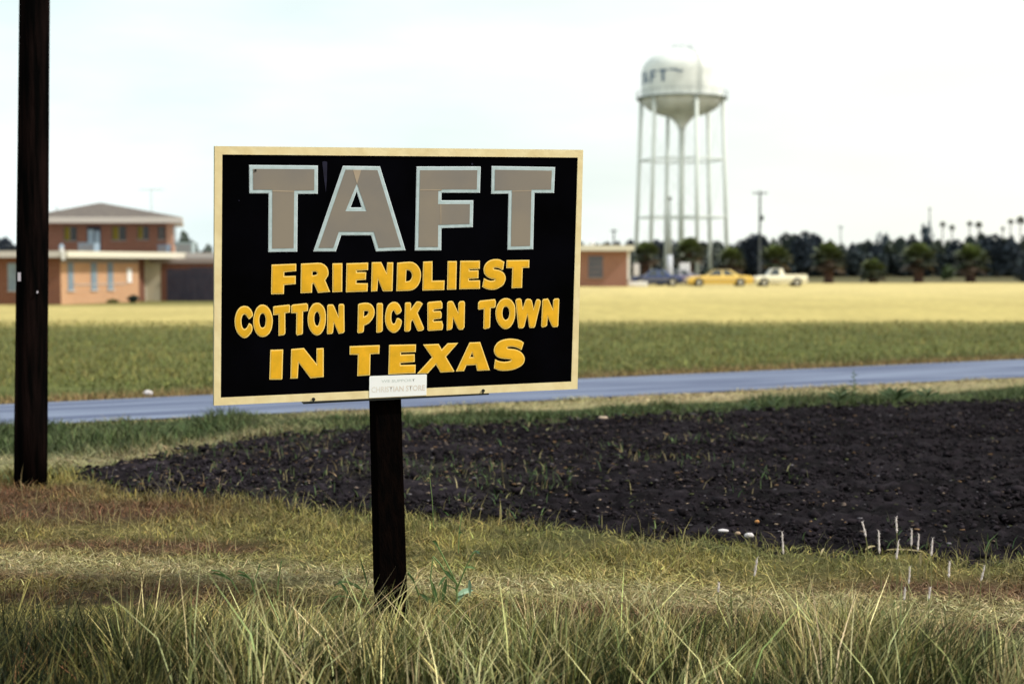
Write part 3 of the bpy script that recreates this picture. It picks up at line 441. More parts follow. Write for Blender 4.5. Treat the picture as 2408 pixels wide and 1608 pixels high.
('W',[(1.5006,0.4691),(1.5085,0.4765),(1.5245,0.4782),(1.5326,0.4725),(1.5404,0.4267),(1.5554,0.4706),(1.564,0.4753),(1.5802,0.4742),(1.5884,0.4671),(1.5999,0.4225),(1.6112,0.4666),(1.6184,0.4727),(1.6303,0.4704),(1.6372,0.4619),(1.6368,0.4494),(1.6104,0.3332),(1.6032,0.3257),(1.5826,0.3256),(1.578,0.3313),(1.5661,0.3942),(1.5515,0.3335),(1.5429,0.3247),(1.5238,0.3253),(1.5186,0.3317)],None),
('N',[(1.646,0.4631),(1.6495,0.4713),(1.676,0.4742),(1.6814,0.4665),(1.7043,0.4186),(1.7051,0.466),(1.7146,0.4734),(1.7339,0.4737),(1.7386,0.4666),(1.7366,0.3324),(1.7308,0.327),(1.7114,0.3254),(1.7023,0.3306),(1.6771,0.3802),(1.6754,0.337),(1.6682,0.3302),(1.649,0.3265),(1.6436,0.3323)],None),
('I',[(0.261,0.2582),(0.3222,0.258),(0.3179,0.1161),(0.3146,0.1123),(0.2558,0.1147)],None),
('N',[(0.3609,0.2587),(0.4227,0.2619),(0.4844,0.1813),(0.4843,0.2578),(0.5189,0.2586),(0.5192,0.1165),(0.4539,0.1132),(0.397,0.1912),(0.3923,0.115),(0.3573,0.1151)],None),
('T',[(0.6476,0.263),(0.7972,0.2638),(0.7961,0.221),(0.7517,0.2205),(0.7497,0.1159),(0.6863,0.1144),(0.6887,0.22),(0.6475,0.2215)],None),
('E',[(0.8453,0.2629),(0.9823,0.2611),(0.9809,0.2226),(0.9058,0.2226),(0.9059,0.2124),(0.9762,0.2123),(0.9764,0.1734),(0.9041,0.1704),(0.9042,0.1608),(0.9816,0.1593),(0.9808,0.117),(0.8427,0.1161)],None),
('X',[(1.0185,0.2591),(1.0994,0.2597),(1.1157,0.2311),(1.1461,0.2615),(1.2007,0.2612),(1.1381,0.1937),(1.1833,0.1193),(1.1788,0.1158),(1.1106,0.1155),(1.0866,0.1568),(1.0444,0.113),(0.9905,0.1145),(1.0658,0.1934)],None),
('A',[(1.2604,0.2615),(1.3168,0.262),(1.3711,0.1162),(1.3042,0.1162),(1.2963,0.1464),(1.2462,0.1457),(1.234,0.1172),(1.1915,0.1172)],[(1.2745,0.2095),(1.2827,0.1873),(1.2654,0.187)]),
('S',[(1.5509,0.2512),(1.5392,0.2136),(1.5335,0.2166),(1.5252,0.221),(1.5166,0.2249),(1.5086,0.2278),(1.5004,0.2302),(1.4922,0.232),(1.4842,0.2327),(1.4764,0.2328),(1.47,0.2323),(1.4656,0.2315),(1.4628,0.2301),(1.4617,0.2286),(1.4625,0.227),(1.465,0.2252),(1.4702,0.2235),(1.4791,0.2222),(1.4906,0.2211),(1.5018,0.2193),(1.5112,0.2167),(1.5199,0.2135),(1.5281,0.2095),(1.5352,0.2048),(1.5416,0.1993),(1.5472,0.1929),(1.552,0.1857),(1.5559,0.1777),(1.558,0.1694),(1.5578,0.1611),(1.5558,0.1526),(1.5521,0.1447),(1.5468,0.1384),(1.5399,0.1328),(1.532,0.1277),(1.5237,0.1233),(1.5147,0.1196),(1.5043,0.1164),(1.4929,0.1138),(1.4805,0.1119),(1.4672,0.1107),(1.4538,0.1103),(1.4399,0.1107),(1.4265,0.1123),(1.4136,0.1162),(1.4016,0.1213),(1.393,0.1251),(1.3984,0.1717),(1.4037,0.1688),(1.4113,0.1647),(1.4198,0.1612),(1.4286,0.159),(1.4381,0.1575),(1.4477,0.1566),(1.4569,0.1566),(1.466,0.1573),(1.4736,0.1583),(1.4787,0.1597),(1.4822,0.1614),(1.4837,0.1633),(1.4829,0.1651),(1.4801,0.1669),(1.4752,0.1685),(1.468,0.1696),(1.459,0.1704),(1.4492,0.1716),(1.4392,0.1732),(1.4289,0.1752),(1.4195,0.178),(1.4122,0.1814),(1.4061,0.1856),(1.4008,0.191),(1.3962,0.1979),(1.3926,0.2059),(1.3907,0.2142),(1.3909,0.2224),(1.3928,0.2307),(1.396,0.2387),(1.4001,0.2458),(1.4053,0.2524),(1.4122,0.2584),(1.4206,0.2633),(1.4305,0.2674),(1.4414,0.2706),(1.4526,0.2726),(1.4644,0.2737),(1.4764,0.2739),(1.4879,0.2734),(1.4992,0.2721),(1.5099,0.2702),(1.5189,0.2681),(1.5269,0.2655),(1.5343,0.2624),(1.5409,0.2586),(1.5468,0.2543)],None),
]
# ------------------------------------------------------------------ the sign
SO = Vector((-1.4045259, 6.7124209, 1.04371947)); SU = Vector((0.94014829, 0.34048216, 0.01389573)); SV = Vector((0.02226036, -0.10205455, 0.99452971)); SN = Vector((0.34003775, -0.93469608, -0.10352567))
if SN.y > 0: SN = -SN
SM = Matrix((( SU.x, SV.x, SN.x, 0), (SU.y, SV.y, SN.y, 0), (SU.z, SV.z, SN.z, 0), (0, 0, 0, 1)))
M_black = mat('black_sign_paint', (.0012, .0012, .0014), .9, .0, c2=(.0022, .0022, .0035), scale=3)
M_cream = mat('cream_frame_paint', (.88, .76, .45), .6, .3, c2=(.80, .66, .36), scale=14, bump=.1, stretch=(1, 1, 1))
M_creamedge = mat('weathered_board_edge', (.40, .37, .25), .8, .2, c2=(.25, .25, .17), scale=20)
M_yel = mat('yellow_letter_paint', (.90, .48, .018), .6, .25, c2=(.72, .40, .014), scale=16, detail=8)
M_yeledge = mat('light_yellow_outline', (1.0, .72, .20), .6, .25)
M_blue = mat('pale_blue_outline', (.54, .66, .70), .5, .3, c2=(.44, .56, .58), scale=30)
M_blue2 = mat('white_blue_rim', (.80, .90, .95), .5, .3)
M_tape = mat('grey_brown_reflective_sheet', (.285, .245, .195), .45, .35, c2=(.215, .20, .185), scale=2.6, stretch=(1, .6, 1), lo=.4, hi=.7)
M_tape2 = mat('worn_reflective_sheet', (.42, .34, .25), .5, .35, c2=(.36, .29, .22), scale=6)
M_post = mat('black_creosoted_post', (.0015, .0013, .0013), .95, .0, c2=(.0035, .0022, .0018), scale=6, stretch=(8, 8, 1), bump=.6, bscale=20)
M_steel = mat('dark_steel', (.012, .014, .012), .5, .4)
M_white = mat('white_plate', (.93, .96, .97), .5, .3)

sign = empty('town_sign', (0, 0, 0), 'large black board with cream frame and yellow and silver lettering on a black wooden post', 'sign')
base = Vector((-0.6141, 7.115, 0)); sign.location = base
SMl = Matrix.Translation(SO-base) @ SM      # board coordinates (u, v, out) in the sign's own space
def sp(u, v, d): return SMl @ Vector((u, v, d))
def plate(name, outer, d0, d1, mats, parent, hole=None, side=0):
    """flat cut-out plate in the plane of the board, from depth d0 to d1, by ear clipping"""
    bm = bmesh.new()
    def loop(pts, z): return [bm.verts.new(sp(p[0], p[1], z)) for p in pts]
    from mathutils.geometry import tessellate_polygon
    pl = [[Vector((p[0], p[1], 0)) for p in outer]]
    if hole: pl.append([Vector((p[0], p[1], 0)) for p in hole])
    tris = tessellate_polygon(pl); allp = list(outer)+(list(hole) if hole else [])
    top = loop(allp, d1)
    for t in tris:
        try: f = bm.faces.new([top[i] for i in t])
        except ValueError: pass
    bot = loop(allp, d0)
    for a, l in ((0, len(outer)), (len(outer), len(allp)-len(outer))):
        for i in range(l):
            i1 = a+i; i2 = a+(i+1) % l
            f = bm.faces.new((top[i1], top[i2], bot[i2], bot[i1])); f.material_index = side
    bmesh.ops.recalc_face_normals(bm, faces=bm.faces[:])
    me = bpy.data.meshes.new(name); bm.to_mesh(me); bm.free()
    for m in (mats if isinstance(mats, (list, tuple)) else [mats]): me.materials.append(m)
    # the front must face out of the board
    o = link(name, me, parent); return o
def area(p): return .5*sum(p[i][0]*p[(i+1) % len(p)][1]-p[(i+1) % len(p)][0]*p[i][1] for i in range(len(p)))
def inset(p, d):
    s = 1 if area(p) > 0 else -1; n = len(p); o = []
    for i in range(n):
        a, b_, c = Vector(p[i-1]), Vector(p[i]), Vector(p[(i+1) % n])
        e1 = (b_-a).normalized(); e2 = (c-b_).normalized()
        n1 = Vector((-e1.y, e1.x))*s; n2 = Vector((-e2.y, e2.x))*s
        m = (n1+n2); l = m.length
        if l < 1e-4: m = n1
        else: m = m/l
        k = d/max(.45, m.dot(n1)); q = b_+m*k; o.append((q.x, q.y))
    return o
OUT = [(0.0073,1.2166),(1.8449,1.2244),(1.8525,-0.0008),(-0.0078,0.0007)]
IN = [(0.0419,1.1789),(1.8169,1.1859),(1.8174,0.0392),(0.0241,0.0372)]
plate('board', OUT, -.022, 0, [M_black, M_creamedge], sign, side=1)
for i in range(4):
    j = (i+1) % 4; plate('frame_strip', [OUT[i], OUT[j], IN[j], IN[i]], .001, .0055, M_cream, sign)
silver = 0
for k, (ch, o_, h_) in enumerate(LETTERS):
    big = k < 4
    lt = plate('letter', o_, .001, .003, M_blue2 if big else M_yeledge, sign, h_)
    if big:
        lt['label'] = 'big grey letter %s with pale blue outline' % ch
        plate('outline', inset(o_, .0028), .0035, .0045, M_blue, lt, inset(h_, -.0028) if h_ else None)
        f = plate('fill', inset(o_, .0175), .005, .0058, M_tape, lt, inset(h_, -.0175) if h_ else None)
    else:
        lt['label'] = 'yellow letter %s' % ch
        plate('fill', inset(o_, .0052), .0035, .0045, M_yel, lt, inset(h_, -.0045) if h_ else None)
# seams where strips of reflective sheet overlap on the big letters
T1 = LETTERS[0][1]; A1 = LETTERS[1][1]; F1 = LETTERS[2][1]; T2 = LETTERS[3][1]
def strip(a, b, wd):
    a = Vector(a); b = Vector(b); t = (b-a).normalized(); nn = Vector((-t.y, t.x))*wd/2
    plate('sheet_seam', [tuple(a+nn), tuple(b+nn), tuple(b-nn), tuple(a-nn)], .006, .0064, M_tape2, sign)
strip((T1[6][0]+.017, T1[6][1]+.012), (T1[3][0]-.017, T1[3][1]+.012), .006)
strip((T2[6][0]+.017, T2[6][1]+.012), (T2[3][0]-.017, T2[3][1]+.012), .004)
strip((F1[0][0]+.017, F1[3][1]+.014), (F1[3][0]+.0, F1[3][1]+.014), .005)
strip((F1[4][0]-.004, F1[4][1]-.02), (F1[7][0]-.004, F1[7][1]+.02), .004)
tip_ = LETTERS[1][2][0]
plate('sheet_overlap', [(tip_[0]-.019, A1[0][1]-.018), (tip_[0]+.021, A1[0][1]-.018), (tip_[0]+.001, tip_[1]+.035)], .006, .0064, M_tape2, sign)
# drip mark and nail heads
M_drip = mat('blue_drip_stain', (.02, .02, .05), .7, .2, c2=(.008, .008, .02), scale=12)
plate('drip_stain', [(.511, 1.150), (.5215, 1.153), (.5345, 1.1505), (.533, 1.07), (.5285, 1.005), (.521, 1.06)], .0008, .0016, M_drip, sign)
def disc(u, v, r, d0, d1, m, nm): return plate(nm, [(u+r*math.cos(2*math.pi*i/10), v+r*math.sin(2*math.pi*i/10)) for i in range(10)], d0, d1, m, sign)
disc(.1939, 1.1073, .0055, .0066, .0085, M_steel, 'nail_head'); disc(1.2578, 1.1479, .005, .001, .004, M_drip, 'nail_head'); disc(.1175, .9667, .003, .001, .003, M_drip, 'nail_head')
# white sticker plate with faded lettering
ST = [(0.7458,0.1124),(1.0385,0.1093),(1.0379,0.0042),(0.7457,0.0042)]
stp = plate('small_white_plate', [(.7458,.104),(.7465,.109),(.7515,.1122),(1.033,.1095),(1.0375,.108),(1.0385,.104),(1.0379,.0042),(.7457,.0042)], .0056, .008, M_white, sign)
M_fade = mat('faded_grey_lettering', (.66, .73, .71), .7, .2); M_fade2 = mat('faded_tan_lettering', (.76, .68, .60), .7, .2, c2=(.84, .84, .80), scale=8)
def words(txt, u0, u1, v0, v1, m, dv=0):
    cu = bpy.data.curves.new('t', 'FONT'); cu.body = txt; cu.size = 1; cu.resolution_u = 3; cu.offset = .012
    ob = bpy.data.objects.new('t', cu); COL.objects.link(ob); bpy.context.view_layer.update()
    me = bpy.data.meshes.new_from_object(ob.evaluated_get(bpy.context.evaluated_depsgraph_get())); bpy.data.objects.remove(ob)
    co = np.array([v.co[:] for v in me.vertices]); mn, mx = co.min(0), co.max(0)
    for v in me.vertices:
        a = (v.co.x-mn[0])/(mx[0]-mn[0]); b_ = (v.co.y-mn[1])/(mx[1]-mn[1]); v.co = sp(u0+(u1-u0)*a, v0+(v1-v0)*b_+dv*a, .0086)
    me.materials.append(m); me.name = 'lettering'; return link('lettering', me, stp)
words('WE SUPPORT', .806, .978, .0775, .0915, M_fade, -.001)
words('CHRISTIAN STORE', .756, 1.029, .030, .058, M_fade2, -.001)
# bracket bar and bolts
mb = MB(); c8 = [(.4201, -.0125), (1.3687, -.0095)]
mb.hexa([sp(.4201, -.0125, -.045), sp(1.3687, -.0095, -.045), sp(1.3687, -.0095, .004), sp(.4201, -.0125, .004)], [sp(.4201, -.0045, -.045), sp(1.3687, -.0025, -.045), sp(1.3687, -.0025, .004), sp(.4201, -.0045, .004)])
mb.build('bracket_bar', M_steel, sign)
for u, v in ((.4682, .0105), (1.3358, .0144)):
    b_ = disc(u, v, .0078, .0056, .014, M_steel, 'bolt')
    mb = MB(); mb.hexa([sp(u-.003, -.004, .0056), sp(u+.003, -.004, .0056), sp(u+.003, -.004, .009), sp(u-.003, -.004, .009)], [sp(u-.003, v, .0056), sp(u+.003, v, .0056), sp(u+.003, v, .009), sp(u-.003, v, .009)]); mb.build('bolt_strap', M_steel, sign)
# post: a squared timber behind the board, splintered at the foot
ps = .0675; P1_ = Vector(A(905.5, 940, 7.115)); P2_ = Vector(A(920, 1470, 6.90)); top = P1_+(P1_-P2_)*.85-base; bot = P2_-base
bm = bmesh.new(); rings = []
for t in np.linspace(0, 1, 9):
    c = top.lerp(bot, float(t)); w_ = ps*(1+.015*math.sin(t*9)); rings.append([bm.verts.new(c+SU*a*w_+SN*b_*w_) for a, b_ in ((-1, -1), (1, -1), (1, 1), (-1, 1))])
for r0, r1 in zip(rings, rings[1:]):
    for i in range(4): bm.faces.new((r0[i], r0[(i+1) % 4], r1[(i+1) % 4], r1[i]))
bm.faces.new(rings[0]); bm.faces.new(rings[-1][::-1]); bmesh.ops.recalc_face_normals(bm, faces=bm.faces[:])
me = bpy.data.meshes.new('post'); bm.to_mesh(me); bm.free(); me.materials.append(M_post); po = link('post', me, sign)
bv = po.modifiers.new('bevel', 'BEVEL'); bv.width = .005; bv.segments = 2

# ------------------------------------------------------------------ utility pole in front
M_pole = mat('dark_creosote_pole', (.002, .002, .002), .95, .0, c2=(.0105, .006, .0055), scale=2.2, stretch=(9, 9, .7), bump=1., bscale=6, lo=.42, hi=.7)
YP = 11.0; pb = A(71.8, 1141, YP); pt = A(81.2, 0, YP); d = (pt-pb)/(pt[2]-pb[2])
up = empty('utility_pole', (pb[0], pb[1], 0), 'dark creosoted timber utility pole at the left edge of the frame', 'pole')
Lp = 8.5; pts = [Vector((d[0]*z, 0, z)) for z in np.linspace(-.15, Lp, 14)]; rr = [(.1255-.0037*z*1.0)+.0015*math.sin(z*5) for z in np.linspace(-.15, Lp, 14)]
mb = MB(); mb.tube(pts, rr, 24); mb.build('timber', M_pole, up, smooth=True)
M_tag = mat('metal_tag', (.55, .52, .60), .4, .4)
a = A(46, 651, YP-.10); mb = MB(); q = Vector(a)-up.location
mb.box((q.x-.004, q.y-.03, q.z-.033), (q.x+.012, q.y+.0, q.z+.033)); mb.build('metal_tag', M_tag, up)
a = A(87.5, 687, YP-.125); q = Vector(a)-up.location; mb = MB(); mb.box((q.x-.004, q.y-.004, q.z-.008), (q.x+.004, q.y+.01, q.z+.008)); mb.build('staple', M_tag, up)

# ------------------------------------------------------------------ water tower
DT = 218.; cx_, cy_ = A(1601, 640, DT)[0], DT
M_tank = mat('white_tank_paint', (.80, .84, .83), .5, .3, c2=(.62, .66, .65), scale=.6, lo=.4, hi=.7)  # white paint raised further to suggest haze
M_leg = mat('haze_paled_leg', (.66, .72, .69), .5, .3)  # leg colour paled, haze put into the paint
M_rail = mat('grey_green_balcony', (.30, .34, .34), .6, .3)
M_tletter = mat('blue_tank_lettering', (.10, .16, .26), .6, .3)
def zt(y): return A(1601, y, DT)[2]
tw = empty('water_tower', (cx_, cy_, 0), 'tall white water tower on six legs with a domed tank', 'water tower', rz=-math.atan2(cx_, cy_))
RT = 94.5*DT/FPX; mb = MB(); prof = []
zs, ztop, zb = zt(174), zt(120.5), zt(232.6)
for a in np.linspace(math.pi/2, 0, 12): prof.append((RT*math.cos(a)**.72 if a < 1.57 else 0.01, zs+(ztop-zs)*math.sin(a)))
prof[0] = (.05, ztop); prof += [(RT, zb)]
zbb = zt(277); 
for a in np.linspace(0.1, 1.25, 9): prof.append((RT*math.cos(a), zb-(zb-zbb)*math.sin(a)))
prof += [(RT*.20, zt(286)), (RT*.11, zt(296)), (.6, zt(303))]
mb.lathe(prof, 48); mb.build('tank', M_tank, tw, smooth=True)
mb = MB(); mb.lathe([(RT+.02, zb-.12), (RT+.75, zb-.12), (RT+.75, zb+.05), (RT+.02, zb+.05)], 48); 
mb.lathe([(RT+.72, zb+.95), (RT+.76, zb+.95), (RT+.76, zb+1.02), (RT+.72, zb+1.02), (RT+.72, zb+.95)], 48)
for k in range(36):
    t = k*math.pi/18; p = (math.cos(t)*(RT+.74), math.sin(t)*(RT+.74)); mb.tube([(p[0], p[1], zb), (p[0], p[1], zb+1.0)], .025, 4)
mb.build('balcony', M_rail, tw)
mb = MB(); mb.tube([(0, 0, zt(300)), (0, 0, -.2)], .44, 20); mb.build('riser', M_leg, tw, smooth=True)
RB = RT*1.10; ang = [R(a) for a in (-10, 50, 110, 170, 230, 290)]
def legp(t, z):
    f = (z)/(zb-.3); r_ = RB*1.05*(1-f)+(RT+.12)*f; return Vector((math.cos(t)*r_, math.sin(t)*r_, z))
for t in ang:
    mb = MB(); mb.tube([legp(t, -.2), legp(t, zb+.1)], .28, 12); mb.build('leg', M_leg, tw, smooth=True)
for z in (zt(377), zt(511.7)):
    for k in range(6):
        mb = MB(); mb.tube([legp(ang[k], z), legp(ang[(k+1) % 6], z)], .12, 6); mb.build('strut', M_leg, tw)
        mb = MB(); mb.tube([legp(ang[k], z), (0, 0, z)], .035, 4); mb.build('tie_rod', M_leg, tw)
lv = [0.3, zt(511.7), zt(377), zb-.4]
for a_, b_ in zip(lv, lv[1:]):
    for k in range(6):
        mb = MB(); mb.tube([legp(ang[k], a_), legp(ang[(k+1) % 6], b_)], .018, 3); mb.tube([legp(ang[(k+1) % 6], a_), legp(ang[k], b_)], .018, 3); mb.build('cross_brace', M_leg, tw)
# ladder up the tank side, vent on top
tl = -math.acos((1643-1601)/96.5); mb = MB()
for o_ in (-.03, .03):
    p = (math.cos(tl+o_)*(RT+.18), math.sin(tl+o_)*(RT+.18)); mb.tube([(p[0], p[1], zb), (p[0], p[1], zs)], .04, 5)
    q = [((RT+.18)*math.cos(a)**.72*math.cos(tl+o_), (RT+.18)*math.cos(a)**.72*math.sin(tl+o_), zs+(ztop-zs+.15)*math.sin(a)) for a in np.linspace(0, 1.45, 8)]; mb.tube(q, .04, 5)
for z in np.arange(zb, zs, .35):
    a0, a1 = tl-.03, tl+.03; mb.tube([(math.cos(a0)*(RT+.18), math.sin(a0)*(RT+.18), z), (math.cos(a1)*(RT+.18), math.sin(a1)*(RT+.18), z)], .03, 4)
mb.build('ladder', M_rail, tw)
mb = MB(); mb.lathe([(.4, ztop-.1), (.4, ztop+.35), (.6, ztop+.4), (.02, ztop+.6)], 16); mb.build('roof_vent', M_tank, tw)
mb = MB()
for k in range(8):
    t = k*math.pi/4; mb.tube([(1.6*math.cos(t), 1.6*math.sin(t), ztop-.1), (1.6*math.cos(t), 1.6*math.sin(t), ztop+.75)], .03, 4)
mb.lathe([(1.57, ztop+.7), (1.63, ztop+.7), (1.63, ztop+.78), (1.57, ztop+.78), (1.57, ztop+.7)], 24); mb.build('roof_rail', M_rail, tw)
# painted name round the tank
def wrap(nm, rects, u_c, z0, z1):
    mb = MB()
    for (a0, b0, a1, b1, sk) in rects:
        k = 6
        for i in range(k):
            f0, f1 = i/k, (i+1)/k
            def P(a, b, s_=sk):
                t = -math.pi/2+math.radians(u_c+a+s_*b); r_ = RT+.03; return (math.cos(t)*r_, math.sin(t)*r_, z0+(z1-z0)*b)
            aa, ab = a0+(a1-a0)*f0, a0+(a1-a0)*f1
            mb.add([P(aa, b0), P(ab, b0), P(ab, b1), P(aa, b1)], [(0, 1, 2, 3)])
    o = mb.build(nm, M_tletter, tw); return o
z0, z1 = zt(202), zt(174)
Tr = [(-2, 0, 2, .8, 0), (-6, .8, 6, 1, 0)]; Fr = [(-6, 0, -2, 1, 0), (-2, .8, 6, 1, 0), (-2, .42, 4, .62, 0)]; Ar = [(-7, 0, -3.4, 1, 5), (3.4, 0, 7, 1, -5), (-3, .25, 3, .42, 0)]
for rc, u in ((Tr, -27), (Fr, -44), (Ar, -62), (Tr, -79)): wrap('painted_letter', rc, u, z0, z1)
wrap('painted_swoosh', [(-18, .86, -11, 1.0, 0), (-11, .80, -6, .97, 0), (-6, .70, 1, .86, 0)], 0, z0, z1)

# ------------------------------------------------------------------ brick building on the left
Y0 = 80.
B1 = brick_mat('shaded_brown_brick', (.22, .085, .048), (.16, .06, .04), (.20, .13, .10)); B2 = brick_mat('sunlit_orange_brick', (.60, .34, .19), (.52, .285, .16), (.50, .38, .27))  # same wall brick twice, shade and sunlight put into the colours
M_fascia = mat('cream_fascia', (.62, .60, .52), .6, .3); M_fascia2 = mat('shaded_grey_fascia', (.50, .48, .47), .7, .2); M_soffit = mat('shaded_frieze', (.26, .22, .21), .8, .2)  # grey fascia is the cream one with shade in its colour
M_roof = mat('brown_grey_shingles', (.155, .135, .12), .9, .2, c2=(.11, .095, .09), scale=3, bump=.3, stretch=(1, 1, 4)); M_gravel = mat('roof_gravel', (.4, .38, .34), .9, .1)
M_bpanel = mat('blue_grey_window_panel', (.20, .27, .33), .4, .4, c2=(.15, .2, .27), scale=2); M_door = mat('tan_door_panel', (.55, .50, .37), .7, .2, c2=(.47, .45, .36), scale=1.2)
M_glass = mat('dark_window_glass', (.012, .014, .018), .15, .5); M_curt = mat('olive_yellow_curtain', (.16, .13, .02), .9, .1); M_ac = mat('pale_blue_metal', (.28, .37, .46), .5, .4, c2=(.2, .28, .38), scale=2)
M_navy = mat('dark_blue_boards', (.020, .022, .040), .7, .2, c2=(.035, .035, .055), scale=5, stretch=(1, 1, .3)); M_wht = mat('white_metal_trim', (.75, .76, .78), .5, .3)
ZG = -.45
def PX(x, y, Y): return Vector(A(x, y, Y))
def zy(y, Y): return A(1204, y, Y)[2]
def xx(x, Y): return (x-W/2)/FPX*Y
bl = empty('brick_building', (xx(144, Y0), Y0, ZG), 'two storey brick building with brown hip roof and flat lower wing at left', 'building')
OB = bl.location.copy()
def bb(nm, a, b_, m, parent=None, bevel=0):
    a = Vector(a)-OB; b_ = Vector(b_)-OB
    mb = MB(); mb.box((min(a.x, b_.x), min(a.y, b_.y), min(a.z, b_.z)), (max(a.x, b_.x), max(a.y, b_.y), max(a.z, b_.z))); return mb.build(nm, m, parent or bl)
XC = xx(144, Y0); zr1, zr0, zsf = zy(590.5, Y0), zy(605.5, Y0), zy(619, Y0)
# front wall left of the corner (shade put into its brick colour)
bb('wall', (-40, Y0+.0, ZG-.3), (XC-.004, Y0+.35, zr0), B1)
wf_ = bb('window', (xx(20, Y0), Y0-.04, zy(684, Y0)), (xx(40, Y0), Y0+.06, zy(619, Y0)), M_bpanel)
bb('sill', (xx(19, Y0), Y0-.1, zy(686, Y0)), (xx(41, Y0), Y0-.0, zy(684, Y0)), M_fascia2, wf_)
# side wall running back to the right (sunlight put into its brick colour)
P0 = Vector((XC, Y0, 0)); P1 = Vector((xx(327, 86.3), 86.3, 0)); P1 = P0+(P1-P0)*1.0
dv = (P1-P0).normalized(); nv = Vector((dv.y, -dv.x, 0))   # points to the right, out of the wall
def onwall(px):   # parameter along the wall for an image column
    k = (px-W/2)/FPX; return (k*P0.y-P0.x)/(dv.x-k*dv.y)
def wq(nm, s0, s1, z0, z1, o0, o1, m, parent=None, base=P0, dd=None, nn=None):
    dd = dd or dv; nn = nn or nv; mb = MB()
    c = [base+dd*s0+nn*o0, base+dd*s1+nn*o0, base+dd*s1+nn*o1, base+dd*s0+nn*o1]
    mb.hexa([Vector((p.x, p.y, z0))-OB for p in c], [Vector((p.x, p.y, z1))-OB for p in c]); return mb.build(nm, m, parent or bl)
LW = (P1-P0).length
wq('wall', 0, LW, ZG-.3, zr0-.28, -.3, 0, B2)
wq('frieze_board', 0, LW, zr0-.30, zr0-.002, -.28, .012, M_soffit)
for (a, b_) in ((160, 173.5), (214.5, 228.5), (253.5, 266.5)):
    s0, s1 = onwall(a), onwall(b_); w1 = wq('window', s0, s1, zy(683, Y0), zr0-.30, -.02, .03, M_bpanel)
    wq('sill', s0-.08, s1+.08, zy(686, Y0), zy(683, Y0), -.02, .09, M_fascia2, w1)
wq('white_panel', onwall(299), onwall(309), .75, 1.6, 0, .06, M_wht)
wq('conduit', onwall(175), onwall(298), .66, .70, 0, .05, M_fascia2)
# back section: door recess, tan door, screen fence
YD = 88.2; YF = 89.3
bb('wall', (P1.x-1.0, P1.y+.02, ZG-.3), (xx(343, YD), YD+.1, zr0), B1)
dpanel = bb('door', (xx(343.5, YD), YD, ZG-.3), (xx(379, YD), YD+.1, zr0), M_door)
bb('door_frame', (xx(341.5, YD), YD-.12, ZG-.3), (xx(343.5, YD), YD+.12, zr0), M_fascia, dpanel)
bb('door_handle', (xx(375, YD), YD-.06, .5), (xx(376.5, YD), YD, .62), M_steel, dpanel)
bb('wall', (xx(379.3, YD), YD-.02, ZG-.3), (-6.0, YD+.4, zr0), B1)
# flat lower roof: bright edge running back on the right, edges facing the camera greyed in colour for shade
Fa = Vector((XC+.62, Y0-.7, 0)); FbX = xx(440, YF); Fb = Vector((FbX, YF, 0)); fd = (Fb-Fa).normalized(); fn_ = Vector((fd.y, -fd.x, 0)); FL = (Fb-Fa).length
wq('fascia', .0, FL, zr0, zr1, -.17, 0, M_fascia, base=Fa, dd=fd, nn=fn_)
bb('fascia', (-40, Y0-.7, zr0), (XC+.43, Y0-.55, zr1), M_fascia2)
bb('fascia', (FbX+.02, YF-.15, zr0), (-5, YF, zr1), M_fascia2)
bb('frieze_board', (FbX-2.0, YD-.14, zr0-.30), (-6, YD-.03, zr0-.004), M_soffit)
pl = [(-40, Y0-.54), (XC+.42, Y0-.54), (FbX-.16, YF+.0), (FbX-.1, YF+.01), (-5, YF+.01), (-5, YF+12), (-40, YF+12)]
mb = MB(); n_ = len(pl); vs = [Vector((a, b_, zr0+.03))-OB for a, b_ in pl]+[Vector((a, b_, zr1-.03))-OB for a, b_ in pl]
mb.add(vs, [tuple(range(n_-1, -1, -1)), tuple(range(n_, 2*n_))]+[(k, (k+1) % n_, n_+(k+1) % n_, n_+k) for k in range(n_)]); mb.build('flat_roof', M_gravel, bl)
# downspout
bb('downspout', (xx(147, Y0-.8), Y0-.82, zr1-.5), (xx(153, Y0-.8), Y0-.70, zr1+.02), M_wht)
# upper storey
YU = 94.; xl, xrr = xx(68, YU), xx(407.5, YU); zu0, zu1 = zr1-.1, zy(525, YU)
B3 = brick_mat('shaded_red_brick', (.24, .10, .07), (.18, .075, .05), (.21, .14, .11)); B4 = brick_mat('sunlit_pink_brick', (.48, .27, .19), (.42, .22, .15), (.42, .3, .24))  # pier and side brick lightened as sunlit, front brick darkened as shaded
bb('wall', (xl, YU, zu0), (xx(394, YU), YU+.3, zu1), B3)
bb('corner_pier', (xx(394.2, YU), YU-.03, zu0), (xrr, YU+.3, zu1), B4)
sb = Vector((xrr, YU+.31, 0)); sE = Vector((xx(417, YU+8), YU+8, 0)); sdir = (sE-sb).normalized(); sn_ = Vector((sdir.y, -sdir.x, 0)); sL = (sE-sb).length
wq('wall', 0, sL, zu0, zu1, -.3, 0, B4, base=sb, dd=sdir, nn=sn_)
wq('side_window', .6, sL*.8, zy(575, YU), zy(529, YU), -.02, .03, M_glass, base=sb, dd=sdir, nn=sn_)
